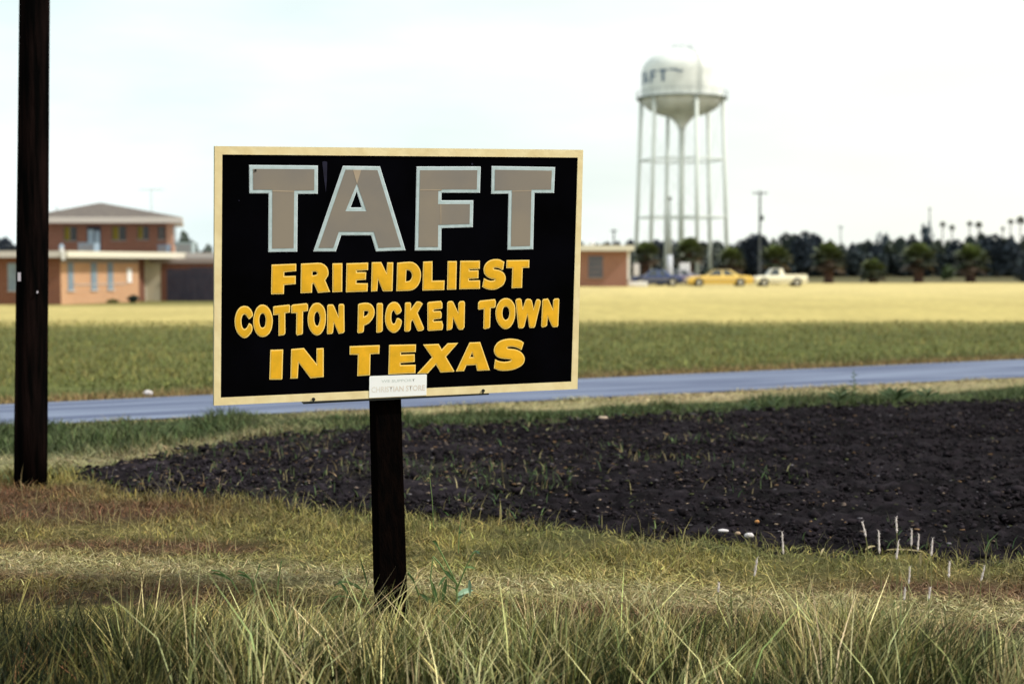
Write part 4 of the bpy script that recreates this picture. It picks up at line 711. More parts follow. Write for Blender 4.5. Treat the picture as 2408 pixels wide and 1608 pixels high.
for a, b_, y1, y2, cut in ((153, 183.5, 566, 533, .5), (266, 299, 565, 532, .5), (325.5, 352.5, 563, 532, .45), (374, 390, 563, 533, 0)):
    w1 = bb('window', (xx(a, YU), YU-.02, zy(y1, YU)), (xx(b_, YU), YU+.02, zy(y2, YU)), M_glass)
    if cut: bb('curtain', (xx(a+2.5, YU), YU-.035, zy(y1-1, YU)), (xx(a+(b_-a)*cut, YU), YU-.025, zy(y2+1, YU)), M_curt, w1)
    bb('sill', (xx(a-2, YU), YU-.12, zy(y1+2.4, YU)), (xx(b_+2, YU), YU-.022, zy(y1, YU)), M_soffit, w1)
    bb('window_frame', (xx((a+b_)/2-.7, YU), YU-.05, zy(y1, YU)), (xx((a+b_)/2+.7, YU), YU-.036, zy(y2, YU)), M_soffit, w1)
dr = bb('door', (xx(207, YU), YU-.03, zu0), (xx(240, YU), YU-.0, zy(532, YU)), M_navy)
bb('door_panel', (xx(210, YU), YU-.07, zu0), (xx(223, YU), YU-.032, zy(540, YU)), M_ac, dr)
bb('door_panel', (xx(226, YU), YU-.07, zu0), (xx(238, YU), YU-.032, zy(543, YU)), M_ac, dr)
# hip roof
e0 = [Vector((xx(50, YU-1), YU-1.0, zu1)), Vector((xx(432, YU-1), YU-1.0, zu1)), Vector((xx(434, YU+8.6), YU+8.6, zu1)), Vector((xx(50, YU-1), YU+8.6, zu1))]
fh = zy(510.5, YU-1)-zu1
mb = MB(); mb.hexa([p-OB for p in e0], [p+Vector((0, 0, fh))-OB for p in e0]); mb.build('eave_fascia', mat('pale_eave', (.52, .48, .46), .6, .3), bl)
ap = [Vector((xx(236, YU+3.7), YU+3.7, zy(477, YU+3.7))), Vector((xx(243, YU+3.7), YU+3.7, zy(477, YU+3.7)))]
c4 = [p+Vector((0, 0, fh+.004))-OB for p in e0]; c4 = [c4[0]+Vector((.1, .1, 0)), c4[1]+Vector((-.1, .1, 0)), c4[2]+Vector((-.1, -.1, 0)), c4[3]+Vector((.1, -.1, 0))]
ap = [p-OB for p in ap]; mb = MB(); mb.add(c4+ap, [(0, 1, 5, 4), (1, 2, 5), (2, 3, 4, 5), (3, 0, 4)]); mb.build('hip_roof', M_roof, bl)
# things standing on the low roof
def roof_thing(nm, label, cat, x0, x1, y0, y1, Y, m, extra=None, dep=1.0, group=None):
    o = empty(nm, (xx((x0+x1)/2, Y), Y, zr1-.03), label, cat, group); mb = MB()
    hw = (xx(x1, Y)-xx(x0, Y))/2; h = zy(y0, Y)-zr1+.03
    mb.box((-hw, 0, 0.0), (hw, dep, h*.92)); mb.build('casing', m, o, bevel=.03)
    mb = MB()
    for k in range(5): mb.box((-hw*.85, -.03, h*(.15+.14*k)), (hw*.85, -.005, h*(.21+.14*k)))
    mb.build('louvres', M_soffit, o)
    mb = MB(); mb.box((-hw*1.03, -.04, h*.92+.004), (hw*1.03, dep*1.02, h)); mb.build('lid', m, o); return o
roof_thing('air_conditioner', 'pale blue air conditioner on the low roof in front of the upper door', 'air conditioner', 186, 225, 571, 588, 84.2, M_ac)
roof_thing('air_conditioner', 'small blue grey unit on the low roof below the upper right window', 'air conditioner', 372, 395, 575, 592, 91.5, mat('blue_grey_unit', (.16, .21, .29), .5, .3))
roof_thing('air_conditioner', 'large pale unit on the low roof beyond the corner of the upper storey', 'air conditioner', 414, 454, 569, 592, 92, mat('pale_green_unit', (.34, .42, .43), .5, .3, c2=(.26, .33, .37), scale=2))
vt = empty('roof_vent', (xx(147, 80.6), 80.6, zr1-.03), 'white vent pipe with a cowl at the corner of the low roof', 'vent'); mb = MB()
mb.tube([(0, 0, 0), (0, 0, .25)], .11, 10); mb.build('pipe', M_wht, vt); mb = MB(); mb.lathe([(.02, .46), (.12, .33), (.17, .25), (.12, .24)], 12); mb.build('cowl', M_ac, vt)
# television aerial behind the roof, and a short mast
M_aer = mat('pale_aluminium', (.42, .47, .47), .5, .4)
def aerial(x, ytop, ybase, Y, wpx, label, n=5):
    o = empty('television_aerial', (xx(x, Y), Y, zy(ybase, Y)), label, 'aerial'); h = zy(ytop, Y)-zy(ybase, Y); hw = wpx/2*Y/FPX
    mb = MB(); mb.tube([(0, 0, 0), (0, 0, h)], .03, 6); mb.build('mast', M_aer, o)
    mb = MB(); mb.tube([(-hw, 0, h), (hw, 0, h)], .022, 5); mb.build('boom', M_aer, o)
    mb = MB()
    for k in range(n): t = -hw+2*hw*k/(n-1); mb.tube([(t, -.5-.1*k, h), (t, .5+.1*k, h)], .012, 4)
    mb.build('elements', M_aer, o)
aerial(359, 446, 585, 100, 54, 'tall pale television aerial rising behind the brown hip roof', 6)
aerial(137, 487, 585, 99, 8, 'short aerial just right of the dark utility pole', 2)
# dark board fence and planting against the building
fn = empty('board_fence', (xx(393, 87.5), 87.5, -.43), 'dark blue board screen fence against the brick wall beside the white sign edge', 'fence')
x0, x1 = xx(392.5, 87.5), xx(505, 87.5)-.02; nb = 20
for k in range(nb):
    t0 = (x1-x0)*k/nb; t1 = (x1-x0)*(k+1)/nb-.02; mb = MB(); hh = 1.98-.02+.05*random.random()+(.1 if k > 9 else 0); mb.box((t0, -.02*random.random(), -.1), (t1, .03, hh)); mb.build('board', M_navy, fn)
mb = MB(); mb.box((0, .032, .4), (x1-x0, .08, .5)); mb.box((0, .032, 1.5), (x1-x0, .08, 1.6)); mb.build('rail', M_navy, fn)

# ------------------------------------------------------------------ brick wing at right
YR = 121.; rw = empty('brick_building', (xx(1420, YR), YR, 0), 'single storey brick building end with pale roof edge right of the sign', 'building'); OB = rw.location.copy()
B5 = brick_mat('dull_red_brick', (.33, .16, .12), (.27, .125, .09), (.30, .21, .17))
bb('wall', (xx(1180, YR), YR, -.2), (xx(1474.5, YR), YR+9, zy(590.5, YR)), B5, rw)
bb('roof_edge', (xx(1160, YR-.8), YR-.8, zy(590, YR)), (xx(1491, YR-.8), YR+10, zy(577, YR)), M_fascia, rw)
w1 = bb('window', (xx(1383, YR), YR-.02, zy(652, YR)), (xx(1417.5, YR), YR+.02, zy(602, YR)), mat('blue_dark_glass', (.055, .065, .10), .2, .5, c2=(.09, .09, .12), scale=1.2), rw)
bb('sill', (xx(1382, YR), YR-.15, zy(655, YR)), (xx(1419, YR), YR-.022, zy(652, YR)), M_soffit, w1)
for k in range(1, 4): bb('window_bar', (xx(1383, YR), YR-.05, zy(602+k*12.5, YR)), (xx(1417.5, YR), YR-.022, zy(603+k*12.5, YR)), M_soffit, w1)
bb('downspout', (xx(1475, YR), YR+.1, 0.6), (xx(1481, YR), YR+.3, zy(589, YR)-.1), M_wht, rw)
vt = empty('roof_vent', (xx(1393, YR), YR+1, zy(577, YR)), 'small white vent on the roof of the right brick building', 'vent'); mb = MB(); mb.lathe([(.2, 0), (.2, .25), (.32, .3), (.02, .5)], 12); mb.build('cowl', M_wht, vt)

# ------------------------------------------------------------------ cars
M_tyre = mat('tyre_rubber', (.015, .015, .015), .9, .1); M_chrome = mat('chrome_trim', (.6, .6, .6), .2, .5, metal=1.); M_cglass = mat('car_glass', (.03, .045, .055), .08, .8); M_lamp = mat('lamp_glass', (.7, .7, .65), .2, .6); M_tail = mat('tail_lamp', (.3, .01, .01), .3, .5)
def car(label, xl, Y, length, paint, roofp=None, kind='sedan', hub=True, flip=False, rz=0., group='cars parked along the street', cat='car', hs=1.0, z=0):
    o = empty('pickup_truck' if kind == 'pickup' else 'parked_car', (xl+length/2, Y, z), label, cat, group, rz)
    Lh = length/2; wd = .92; sx = -1 if not flip else 1     # nose points to -x
    def X(t): return sx*(-t)*1.0 if False else (-(Lh)+t*length)*(1 if not flip else -1)
    # body: loft of cross sections along the length
    if kind == 'sedan': prof = [(0, .30, .66), (.03, .22, .78), (.14, .2, .86), (.30, .2, .92), (.5, .2, .93), (.72, .2, .94), (.88, .2, .92), (.97, .22, .86), (1, .32, .78)]
    else: prof = [(0, .34, .76), (.02, .3, .90), (.12, .3, .97), (.28, .3, 1.02), (.5, .3, 1.03), (.62, .3, 1.02), (.9, .3, 1.0), (.985, .3, 1.0), (1, .36, .97)]
    mb = MB(); rings = []
    for t, lo, hi in prof:
        lo *= hs; hi *= hs; tp = wd*(.90 if t in (0, 1) else 1); x = X(t); mid = (lo+hi)/2+.08
        rings.append([(x, -tp*.93, lo), (x, -tp, mid), (x, -tp*.95, hi-.04), (x, -tp*.86, hi), (x, tp*.86, hi), (x, tp*.95, hi-.04), (x, tp, mid), (x, tp*.93, lo)])
    vs = [p for r_ in rings for p in r_]; n = 8; fs = []
    for i in range(len(rings)-1):
        for k in range(n): fs.append((i*n+k, (i+1)*n+k, (i+1)*n+(k+1) % n, i*n+(k+1) % n))
    fs.append(tuple(range(n))); fs.append(tuple((len(rings)-1)*n+k for k in range(n-1, -1, -1))); mb.add(vs, fs); body = mb.build('body', paint, o)
    bv = body.modifiers.new('b', 'BEVEL'); bv.width = .04; bv.segments = 2; bv.limit_method = 'ANGLE'
    # cabin
    if kind == 'sedan': a0, a1, a2, a3 = .27, .385, .66, .80
    else: a0, a1, a2, a3 = .235, .33, .53, .575
    zb_, zt_ = prof[4][2]*hs-.02, (1.38 if kind == 'sedan' else 1.62)*hs
    lo_ = [(X(a0), -.80, zb_), (X(a3), -.80, zb_), (X(a3), .80, zb_), (X(a0), .80, zb_)]; tp_ = [(X(a1), -.62, zt_), (X(a2), -.62, zt_), (X(a2), .62, zt_), (X(a1), .62, zt_)]
    mb = MB(); mb.hexa(lo_, tp_); cb = mb.build('cabin_glass', M_cglass, o)
    # roof skin and pillars
    mb = MB(); mb.hexa([(p[0], p[1]*1.02, zt_-.07) for p in tp_], [(p[0]*1.0, p[1]*.93, zt_+.03) for p in tp_]); mb.build('roof', roofp or paint, o, bevel=.03)
    mb = MB()
    def lerp(a, b_, t): return tuple(a[i]+(b_[i]-a[i])*t for i in range(3))
    for s in (-1, 1):
        def SP(t, f):   # point on cabin side; t along length fraction, f 0 bottom..1 top
            xb = a0+(a3-a0)*t; xt = a1+(a2-a1)*t; return Vector((X(xb+(xt-xb)*f), s*((.80-.18*f)+.012), zb_+(zt_-zb_)*f))
        for (t0, t1) in ((0, .06), (.47, .55), (.86, 1.0)) if kind == 'sedan' else ((0, .08), (.70, 1.0)):
            mb = MB(); q = [SP(t0, 0), SP(t1, 0), SP(t1, 1), SP(t0, 1)]; inn = Vector((0, -s*.03, 0)); mb.hexa([q[0], q[1], q[1]+inn, q[0]+inn], [q[3], q[2], q[2]+inn, q[3]+inn]); mb.build('pillar', roofp or paint, o)
    if kind == 'pickup':   # open bed
        mb = MB(); h = prof[5][2]*hs; mb.box((min(X(.60), X(.97)), -.72, h+.005), (max(X(.60), X(.97)), .72, h+.012)); mb.build('bed', M_tyre, o)
        for s in (-1, 1): mb = MB(); mb.box((min(X(.585), X(.99)), s*.80-.05, h), (max(X(.585), X(.99)), s*.80+.05, h+.09)); mb.build('bed_rail', paint, o)
    for t in (.175, .80):
        for s in (-1, 1):
            wl = MB(); c = Vector((X(t), s*(wd-.10), .325)); wl.tube([c-Vector((0, s*.11, 0)), c+Vector((0, s*.11, 0))], .325, 20); we_ = wl.build('wheel', M_tyre, o)
            h_ = MB(); h_.tube([c+Vector((0, s*.11, 0)), c+Vector((0, s*.125, 0))], .19, 14); h_.build('hubcap', M_chrome if hub else M_wht, we_)
            ar = MB(); ar.tube([c+Vector((0, s*.04, .02)), c+Vector((0, s*.105, .02))], .40, 18); ar.build('wheel_arch', M_tyre, o)
    for t0, t1, nm in ((-.022, .0, 'front_bumper'), (1., 1.02, 'rear_bumper')):
        mb = MB(); mb.box((min(X(t0), X(t1)), -.88, .36), (max(X(t0), X(t1)), .88, .52)); mb.build(nm, M_chrome, o, bevel=.02)
    for s in (-1, 1):
        mb = MB(); mb.box((min(X(-.004), X(.004)), s*.66-.16, .56*hs), (max(X(-.004), X(.004)), s*.66+.16, .70*hs)); mb.build('headlight', M_lamp, o)
        mb = MB(); mb.box((min(X(.997), X(1.004)), s*.66-.18, .58*hs), (max(X(.997), X(1.004)), s*.66+.18, .74*hs)); mb.build('tail_light', M_tail, o)
    for s in (-1, 1):
        mb = MB(); mb.box((min(X(.18), X(.9)), s*(wd+.0)-.012, .58*hs), (max(X(.18), X(.9)), s*(wd+.0)+.012, .62*hs)); mb.build('side_moulding', M_chrome, o)
    return o
def paint(nm, c): return mat(nm, c, .25, .6)
YC = 124.
car('bright yellow car parked side on in the middle of the row', xx(1613, YC), YC, 5.75, paint('yellow_car_paint', (.74, .50, .11)), roofp=paint('cream_roof', (.72, .55, .20)))
car('white pickup truck parked at the right end of the row of cars', xx(1771, YC), YC, 4.55, paint('white_truck_paint', (.88, .84, .68)), kind='pickup', cat='pickup truck', hs=.92)
car('dark blue car at the left end beside the brick building', xx(1482, YC+1), YC+1, 4.5, paint('dark_blue_paint', (.022, .04, .13)), roofp=paint('blue_roof', (.05, .09, .26)))
car('lavender grey car parked behind the dark blue and yellow cars', xx(1530, YC+6), YC+6, 4.9, paint('lavender_paint', (.17, .15, .26)), roofp=paint('grey_roof', (.35, .36, .42)))
# low white kerb stone near the blue car
mb = MB(); mb.box((0, 0, 0), (1.7, .35, .42)); o = mb.build('concrete_barrier', M_wht, bevel=.06); o.location = (xx(1476, YC-2), YC-2, 0); tag(o, 'low white concrete block in front of the dark blue car', 'barrier')

# ------------------------------------------------------------------ poles and boards around the cars
M_conc = mat('pale_concrete_pole', (.50, .53, .60), .7, .2); M_wood = mat('far_weathered_pole', (.10, .11, .11), .9, .1)
Y = 128.; o = empty('light_pole', (xx(1574, Y), Y, 0), 'pale pole with a thick white base standing among the palms below the water tower', 'pole')
mb = MB(); mb.tube([(0, 0, 0), (0, 0, zy(600, Y))], .27, 12); mb.build('base', M_conc, o, smooth=True)
mb = MB(); mb.tube([(0, 0, zy(600, Y)), (0, 0, zy(560, Y)), (0, 0, zy(467, Y))], [.19, .17, .08], 10); mb.build('shaft', mat('grey_green_shaft', (.27, .31, .31), .7, .2), o, smooth=True)
mb = MB(); mb.box((-.14, -.14, zy(470, Y)), (.14, .14, zy(466, Y)+.1)); mb.build('lamp_head', M_wood, o)
Y = 215.
def powerpole(x, ytop, Y, label, wpx=34, grp=None, rad=.17, arm2=False):
    o = empty('power_pole', (xx(x, Y), Y, 0), label, 'pole', grp); h = zy(ytop, Y); mb = MB(); mb.tube([(0, 0, 0), (0, 0, h)], [rad*1.2, rad*.8], 8); mb.build('shaft', M_wood, o)
    hw = wpx/2*Y/FPX; mb = MB(); mb.box((-hw, -.06, h-.45), (hw, .06, h-.28)); mb.build('crossarm', M_wood, o)
    for t in (-.9, -.4, .4, .9): m2 = MB(); m2.tube([(hw*t, 0, h-.28), (hw*t, 0, h-.08)], .06, 6); m2.build('insulator', M_conc, o)
    return o
o = powerpole(1785, 449, 215, 'wooden power pole with crossarm standing right of the water tower', 36)
mb = MB(); mb.tube([(.3, -.2, zy(519, 215)), (.3, -.2, zy(507, 215))], .25, 10); mb.build('transformer', M_wood, o)
powerpole(1443, 539, 260, 'small distant power pole above the roof of the right brick building', 16)
powerpole(1975, 531, 330, 'small distant power pole above the trees right of the white pickup', 12, rad=.12)
powerpole(2183, 488, 430, 'very faint tall mast above the tallest far trees', 9, rad=.2)
def board_sign(x0, x1, y0, y1, ybase, Y, label):
    o = empty('notice_board', (xx((x0+x1)/2, Y), Y, 0), label, 'sign'); hw = (x1-x0)/2*Y/FPX; mb = MB(); mb.box((-hw, -.04, zy(y1, Y)), (hw, .04, zy(y0, Y))); mb.build('panel', M_wht, o, bevel=.02)
    for s in (-1, 1): mb = MB(); mb.tube([(s*hw*.8, .07, 0), (s*hw*.8, .07, zy(y1, Y)+.3)], .04, 6); mb.build('leg', M_wood, o)
board_sign(1598, 1622, 618, 644, 664, 131, 'square white board on legs behind the blue car')
board_sign(1489, 1503, 620, 648, 664, 131, 'narrow white board just right of the brick building')
# ------------------------------------------------------------------ trees
M_leaf = mat('dark_far_foliage', (.02, .03, .03), .8, .15, attr='Col'); M_bark = mat('grey_bark', (.05, .042, .035), .9, .1, c2=(.03, .025, .02), scale=3)
def crown_mesh(name, nl, per, seed, base, size, flat=.75, var=.5):
    g = np.random.default_rng(seed); lc = g.standard_normal((nl, 3)); lc /= np.linalg.norm(lc, axis=1)[:, None]; lc *= (g.random((nl, 1))**.5)*.62; lc[:, 2] = lc[:, 2]*flat
    lr = g.uniform(.26, .45, nl); P = []; Cc = []
    tone = g.uniform(.65, 1.35, nl)
    for i in range(nl):
        d = g.standard_normal((per, 3)); d /= np.linalg.norm(d, axis=1)[:, None]; r_ = lr[i]*(.72+.34*g.random((per, 1))); P.append(lc[i]+d*r_*np.array([1, 1, .85])); Cc.append(np.full(per, tone[i]))
    P = np.concatenate(P); T_ = np.concatenate(Cc); n = len(P); u = g.standard_normal((n, 3)); u /= np.linalg.norm(u, axis=1)[:, None]; v = np.cross(u, g.standard_normal((n, 3))); v /= np.linalg.norm(v, axis=1)[:, None]
    s = size*g.uniform(.6, 1.3, (n, 1)); V = np.stack([P-u*s-v*s*.6, P+u*s-v*s*.6, P+u*s*.7+v*s, P-u*s*.7+v*s], 1)
    q = np.arange(n)[:, None]*4+np.arange(4)[None]
    cc = np.repeat((np.array(base)[None]*T_[:, None]*g.uniform(1-var, 1+var, (n, 1)))[:, None], 4, 1)
    me = np_mesh(name, V.reshape(-1, 3), q, cc.reshape(-1, 3)); me.materials.append(M_leaf); return me
crowns = [crown_mesh('crown', 15, 150, 300+i, b, .062) for i, b in enumerate([(.030, .042, .058), (.040, .056, .050), (.026, .036, .054), (.046, .062, .044)])]
thin = crown_mesh('crown', 11, 60, 320, (.06, .085, .11), .07)  # paler, bluer leaf colour stands in for haze
mb = MB(); mb.tube([(0, 0, 0), (.03, .02, .4), (0, .03, 1)], [.07, .05, .03], 7)
for k in range(4):
    t = k*1.7; mb.tube([(0, .02, .55+.08*k), (.25*math.cos(t), .25*math.sin(t), .85+.05*k), (.5*math.cos(t), .5*math.sin(t), 1.1+.05*k)], [.03, .02, .008], 5)
o = mb.build('trunk', M_bark); tm = o.data; bpy.data.objects.remove(o)
FARG = 'dark trees of the far wood behind the palms'
def tree(x, ytop, wpx, Y, label, group=None, me=None, hr=.62):
    h = zy(ytop, Y)+.0; w_ = wpx*Y/FPX; o = empty('tree', (xx(x, Y), Y, 0), label, 'tree', group, random.uniform(0, 6.28))
    c = link('crown', me or random.choice(crowns), o); ch = h*hr; c.scale = (w_/1.7, w_/1.7, ch/1.35); c.location = (0, 0, h-ch*.5)
    t = link('trunk', tm, o); t.scale = (w_*.25, w_*.25, h*.6)
    return o
PROF = [(1366,566),(1430,563),(1488,560),(1560,560),(1620,561),(1680,562),(1723,567),(1752,557),(1776,549),(1800,551),(1830,554),(1868,545),(1925,548),(1945,556),(1981,567),(2000,562),(2020,559),(2051,566),(2100,559),(2144,547),(2199,557),(2240,561),(2279,549),(2305,545),(2338,552),(2360,553),(2383,547),(2420,545),(2500,552),(2600,548)]
pxs = np.array([p[0] for p in PROF]); pys = np.array([p[1] for p in PROF])
x = 1120.
while x < 2640:
    tree(x, np.interp(x, pxs, pys)+random.uniform(-3, 7), random.uniform(34, 84), random.uniform(235, 262), 'dark bushy tree in the continuous far wood behind the palms', FARG, hr=random.uniform(.75, .9)); x += random.uniform(24, 34)
tree(1887, 538, 84, 226, 'broad domed dark tree rising above the wood behind the white pickup', me=crowns[0], hr=.85)
tree(1778, 547, 70, 228, 'dark rounded tree at the foot of the power pole right of the water tower', me=crowns[2], hr=.85)
tree(2178, 517, 34, 300, 'tallest thin hazy tree standing above the far wood at right', me=thin, hr=.9)
tree(2074, 541, 40, 300, 'pale hazy tree with open top left of the tallest far tree', me=thin, hr=.9)
tree(2345, 545, 110, 215, 'large near black tree mass behind the rightmost palm', me=crowns[0], hr=.9)
tree(440, 541, 58, 120, 'round dark green tree behind the corner of the two storey building', me=crowns[3], hr=.75)
tree(486, 573, 52, 130, 'low dark tree between the two storey building and the sign', me=crowns[3], hr=.8)
tree(12, 556, 90, 110, 'dark blue green tree above the low roof at the left edge', me=crowns[2], hr=.8)
tree(1368, 564, 40, 200, 'dark tree just above the roof of the right brick building beside the sign', me=crowns[3], hr=.7)
# understorey
g = np.random.default_rng(77); n = 26000; X_ = g.uniform(-12, 115, n); Y_ = 232+g.random(n)*22; Zt = 1.0+4.2*fbm(X_*.18, Y_*.1, 401); Z_ = Zt*g.random(n)**.6
u = g.standard_normal((n, 3)); u /= np.linalg.norm(u, axis=1)[:, None]; v = np.cross(u, g.standard_normal((n, 3))); v /= np.linalg.norm(v, axis=1)[:, None]; s = g.uniform(.15, .45, (n, 1)); P = np.stack([X_, Y_, Z_], 1)
V = np.stack([P-u*s-v*s, P+u*s-v*s, P+u*s+v*s, P-u*s+v*s], 1); me = np_mesh('undergrowth', V.reshape(-1, 3), np.arange(n)[:, None]*4+np.arange(4)[None], np.repeat((np.array([.022, .032, .036])[None]*g.uniform(.5, 1.5, (n, 1)))[:, None], 4, 1).reshape(-1, 3)); me.materials.append(M_leaf)
tag(link('undergrowth', me), 'dark undergrowth filling the foot of the far wood', 'undergrowth', kind='stuff')

# ------------------------------------------------------------------ fan palms
M_frond = mat('fan_palm_leaf', (.06, .09, .02), .55, .4, attr='Col'); M_ptrunk = mat('palm_trunk', (.085, .055, .045), .9, .1, c2=(.05, .03, .03), scale=5, stretch=(1, 1, 3), bump=.6)
def palm_mesh(seed, nf=46):
    g = np.random.default_rng(seed); V = []; F = []; Cc = []
    for k in range(nf):
        el = math.radians(np.interp(k, [0, nf*.5, nf-1], [82, 25, -34])+g.uniform(-8, 8)); az = k*2.39996+g.uniform(-.2, .2); pl = g.uniform(.55, .8)
        d = np.array([math.cos(az)*math.cos(el), math.sin(az)*math.cos(el), math.sin(el)]); up_ = np.array([-math.cos(az)*math.sin(el), -math.sin(az)*math.sin(el), math.cos(el)]); sd_ = np.cross(d, up_)
        f = k/nf; col = np.array([.10, .13, .03])*(1-f)**2+np.array([.016, .024, .011])  # upper fronds lighter, lower ones darker: top light put into the colour
        if f > .84: col = np.array([.055, .038, .025])
        col = col*g.uniform(.7, 1.3); b0 = len(V)
        e = d*pl; V += [sd_*.02, -sd_*.02, e-sd_*.02, e+sd_*.02]; F.append((b0, b0+1, b0+2, b0+3)); Cc += [col*.8]*4
        nseg = 13; R_ = g.uniform(.62, .85)
        for i in range(nseg):
            a = math.radians(-105+210*i/(nseg-1)); dr_ = d*math.cos(a)+sd_*math.sin(a); q = np.cross(dr_, up_); b0 = len(V); L1 = R_*(1-.25*abs(a)/1.8)
            m = e+dr_*L1*.62; tip = e+dr_*L1+np.array([0, 0, -.22*L1*g.uniform(.6, 1.4)])
            V += [e, m+q*.07+up_*.03, m-q*.07+up_*.0, tip]; F += [(b0, b0+1, b0+3, b0+2)]; Cc += [col*g.uniform(.8, 1.2)]*4
    me = np_mesh('crown', np.array(V), np.array(F), np.array(Cc)); me.materials.append(M_frond); return me
pm = [palm_mesh(s_) for s_ in (501, 502, 503)]
mb = MB(); zz = np.linspace(0, 1, 9); mb.tube([(0, 0, float(z)) for z in zz], [.36*(1-.25*z)*(1+.1*math.sin(z*40)) for z in zz], 12); o = mb.build('trunk', M_ptrunk); pt_ = o.data; bpy.data.objects.remove(o)
def palm(x, ytop, ybase, wpx, Y, label, i):
    o = empty('fan_palm', (xx(x, Y), Y, 0), label, 'palm tree', 'short fan palms along the far street', rz=i*1.3); h = zy(ytop, Y); r_ = wpx/2*Y/FPX; k = r_/1.18
    c = link('crown', pm[i % 3], o); zc = h-1.22*k; c.location = (0, 0, zc); c.scale = (k, k, k*1.0)
    t = link('trunk', pt_, o); t.scale = (k*1.0, k*1.0, zc+.15)
    return o
palm(1519, 566, 664, 74, 135, 'fan palm above the dark blue car, nearest the brick building', 0)
palm(1618, 558, 664, 78, 136, 'large dark fan palm just right of the pale light pole', 1)
palm(1718, 581, 664, 70, 140, 'fan palm above the gap behind the yellow car', 2)
palm(1822, 574, 664, 78, 140, 'fan palm rising behind the cab of the white pickup', 3)
palm(1948, 570, 664.7, 84, 146, 'fan palm standing first to the right of the white pickup', 4)
palm(2052, 608, 663, 66, 148, 'smallest fan palm, between two much taller ones', 5)
palm(2159, 569, 662, 86, 150, 'fan palm just right of the smallest one', 6)
palm(2281, 573, 659.5, 86, 154, 'rightmost fan palm of the near row', 7)
def tall_palm(x, ytop, wpx, Y, label):
    o = empty('tall_palm', (xx(x, Y), Y, 0), label, 'palm tree', 'tall slender palms on the far skyline', rz=x); h = zy(ytop, Y); r_ = wpx/2*Y/FPX; k = r_/1.2; c = link('crown', pm[int(x) % 3], o); c.location = (0, 0, h-1.2*k); c.scale = (k, k, k)
    t = link('trunk', pt_, o); t.scale = (.55, .55, h-1.2*k+.1)
for a in ((2214, 521, 16, 'left palm of the skyline pair nearest the tallest hazy tree'), (2236, 529, 15, 'right and lower palm of the skyline pair nearest the tallest hazy tree'), (2277, 520, 15, 'left palm of the skyline pair above the rightmost fan palm'), (2298, 521, 19, 'right and fuller palm of the skyline pair above the rightmost fan palm'),
          (2355, 533, 10, 'small short palm on the skyline left of the last two'), (2373, 515, 15, 'skyline palm second from the right edge'), (2396, 509, 22, 'large dark skyline palm at the right edge')): tall_palm(a[0], a[1], a[2], 430, a[3])
# shrubs
def shrub(x, ytop, wpx, Y, label, me, z=0, hk=1.):
    o = empty('shrub', (xx(x, Y), Y, z), label, 'shrub', None, random.uniform(0, 6)); w_ = wpx*Y/FPX; h = (zy(ytop, Y)-z)*hk; c = link('foliage', me, o); c.scale = (w_/1.7, w_/1.7, h/1.5); c.location = (0, 0, h*.47)
    t = link('stem', tm, o); t.scale = (.3, .3, h*.4)
shrub(2402, 620, 46, 146, 'rounded near black shrub at the right edge beyond the straw field', crowns[0])
shrub(316, 691, 32, 83.5, 'low dark grey green bush at the end of the sunlit brick wall', crowns[1], -.43)
shrub(262, 701, 34, 82, 'low green weeds at the foot of the sunlit brick wall', crown_mesh('foliage', 9, 60, 340, (.09, .12, .04), .1), -.43)
shrub(1665, 625, 40, 150, 'dull green bush between the palms behind the yellow car', crown_mesh('foliage', 9, 90, 341, (.05, .07, .03), .1))
shrub(2232, 612, 44, 158, 'pale green bush between the two right fan palms', crown_mesh('foliage', 9, 90, 342, (.07, .10, .05), .1))

# ------------------------------------------------------------------ plants near the camera
M_seed = mat('pale_seed_head', (.78, .72, .70), .8, .2, c2=(.5, .44, .44), scale=90); M_stem = mat('thin_green_stem', (.17, .17, .07), .7, .2)
def stalk(xt, yt, xb, yb, xg, yg, label, wd=.006):
    """seed head from (xt,yt) down to (xb,yb); stem down to the ground seen at (xg,yg)"""
    base = G(xg, yg); Y = base[1]; o = empty('seed_stalk', tuple(base), label, 'grass stalk', 'pale seed spikes at the edge of the ploughed field')
    p = [Vector(A(a, b_, Y))-Vector(base) for a, b_ in ((xb, yb), (xt, yt))]
    mb = MB(); mb.tube([(0, 0, -.02), p[0]*.5+Vector((.003, 0, 0)), p[0]], .0026, 5); mb.build('stem', M_stem, o)
    mb = MB(); nn = 9; pts = [p[0].lerp(p[1], k/(nn-1)) for k in range(nn)]; rd = [wd*.5*(1.0-.35*(k/(nn-1)))*(1+.18*math.sin(k*2.3)) for k in range(nn)]; rd[0] *= .5; rd[-1] *= .4; mb.tube(pts, rd, 7)
    for k in range(46):   # bristles
        t = random.random(); q = p[0].lerp(p[1], t); a = random.uniform(0, 6.28); dd = Vector((math.cos(a), math.sin(a), .9)).normalized(); mb.tube([q, q+dd*wd*1.3], [.0009, .0003], 3, cap=False)
    mb.build('seed_head', M_seed, o)
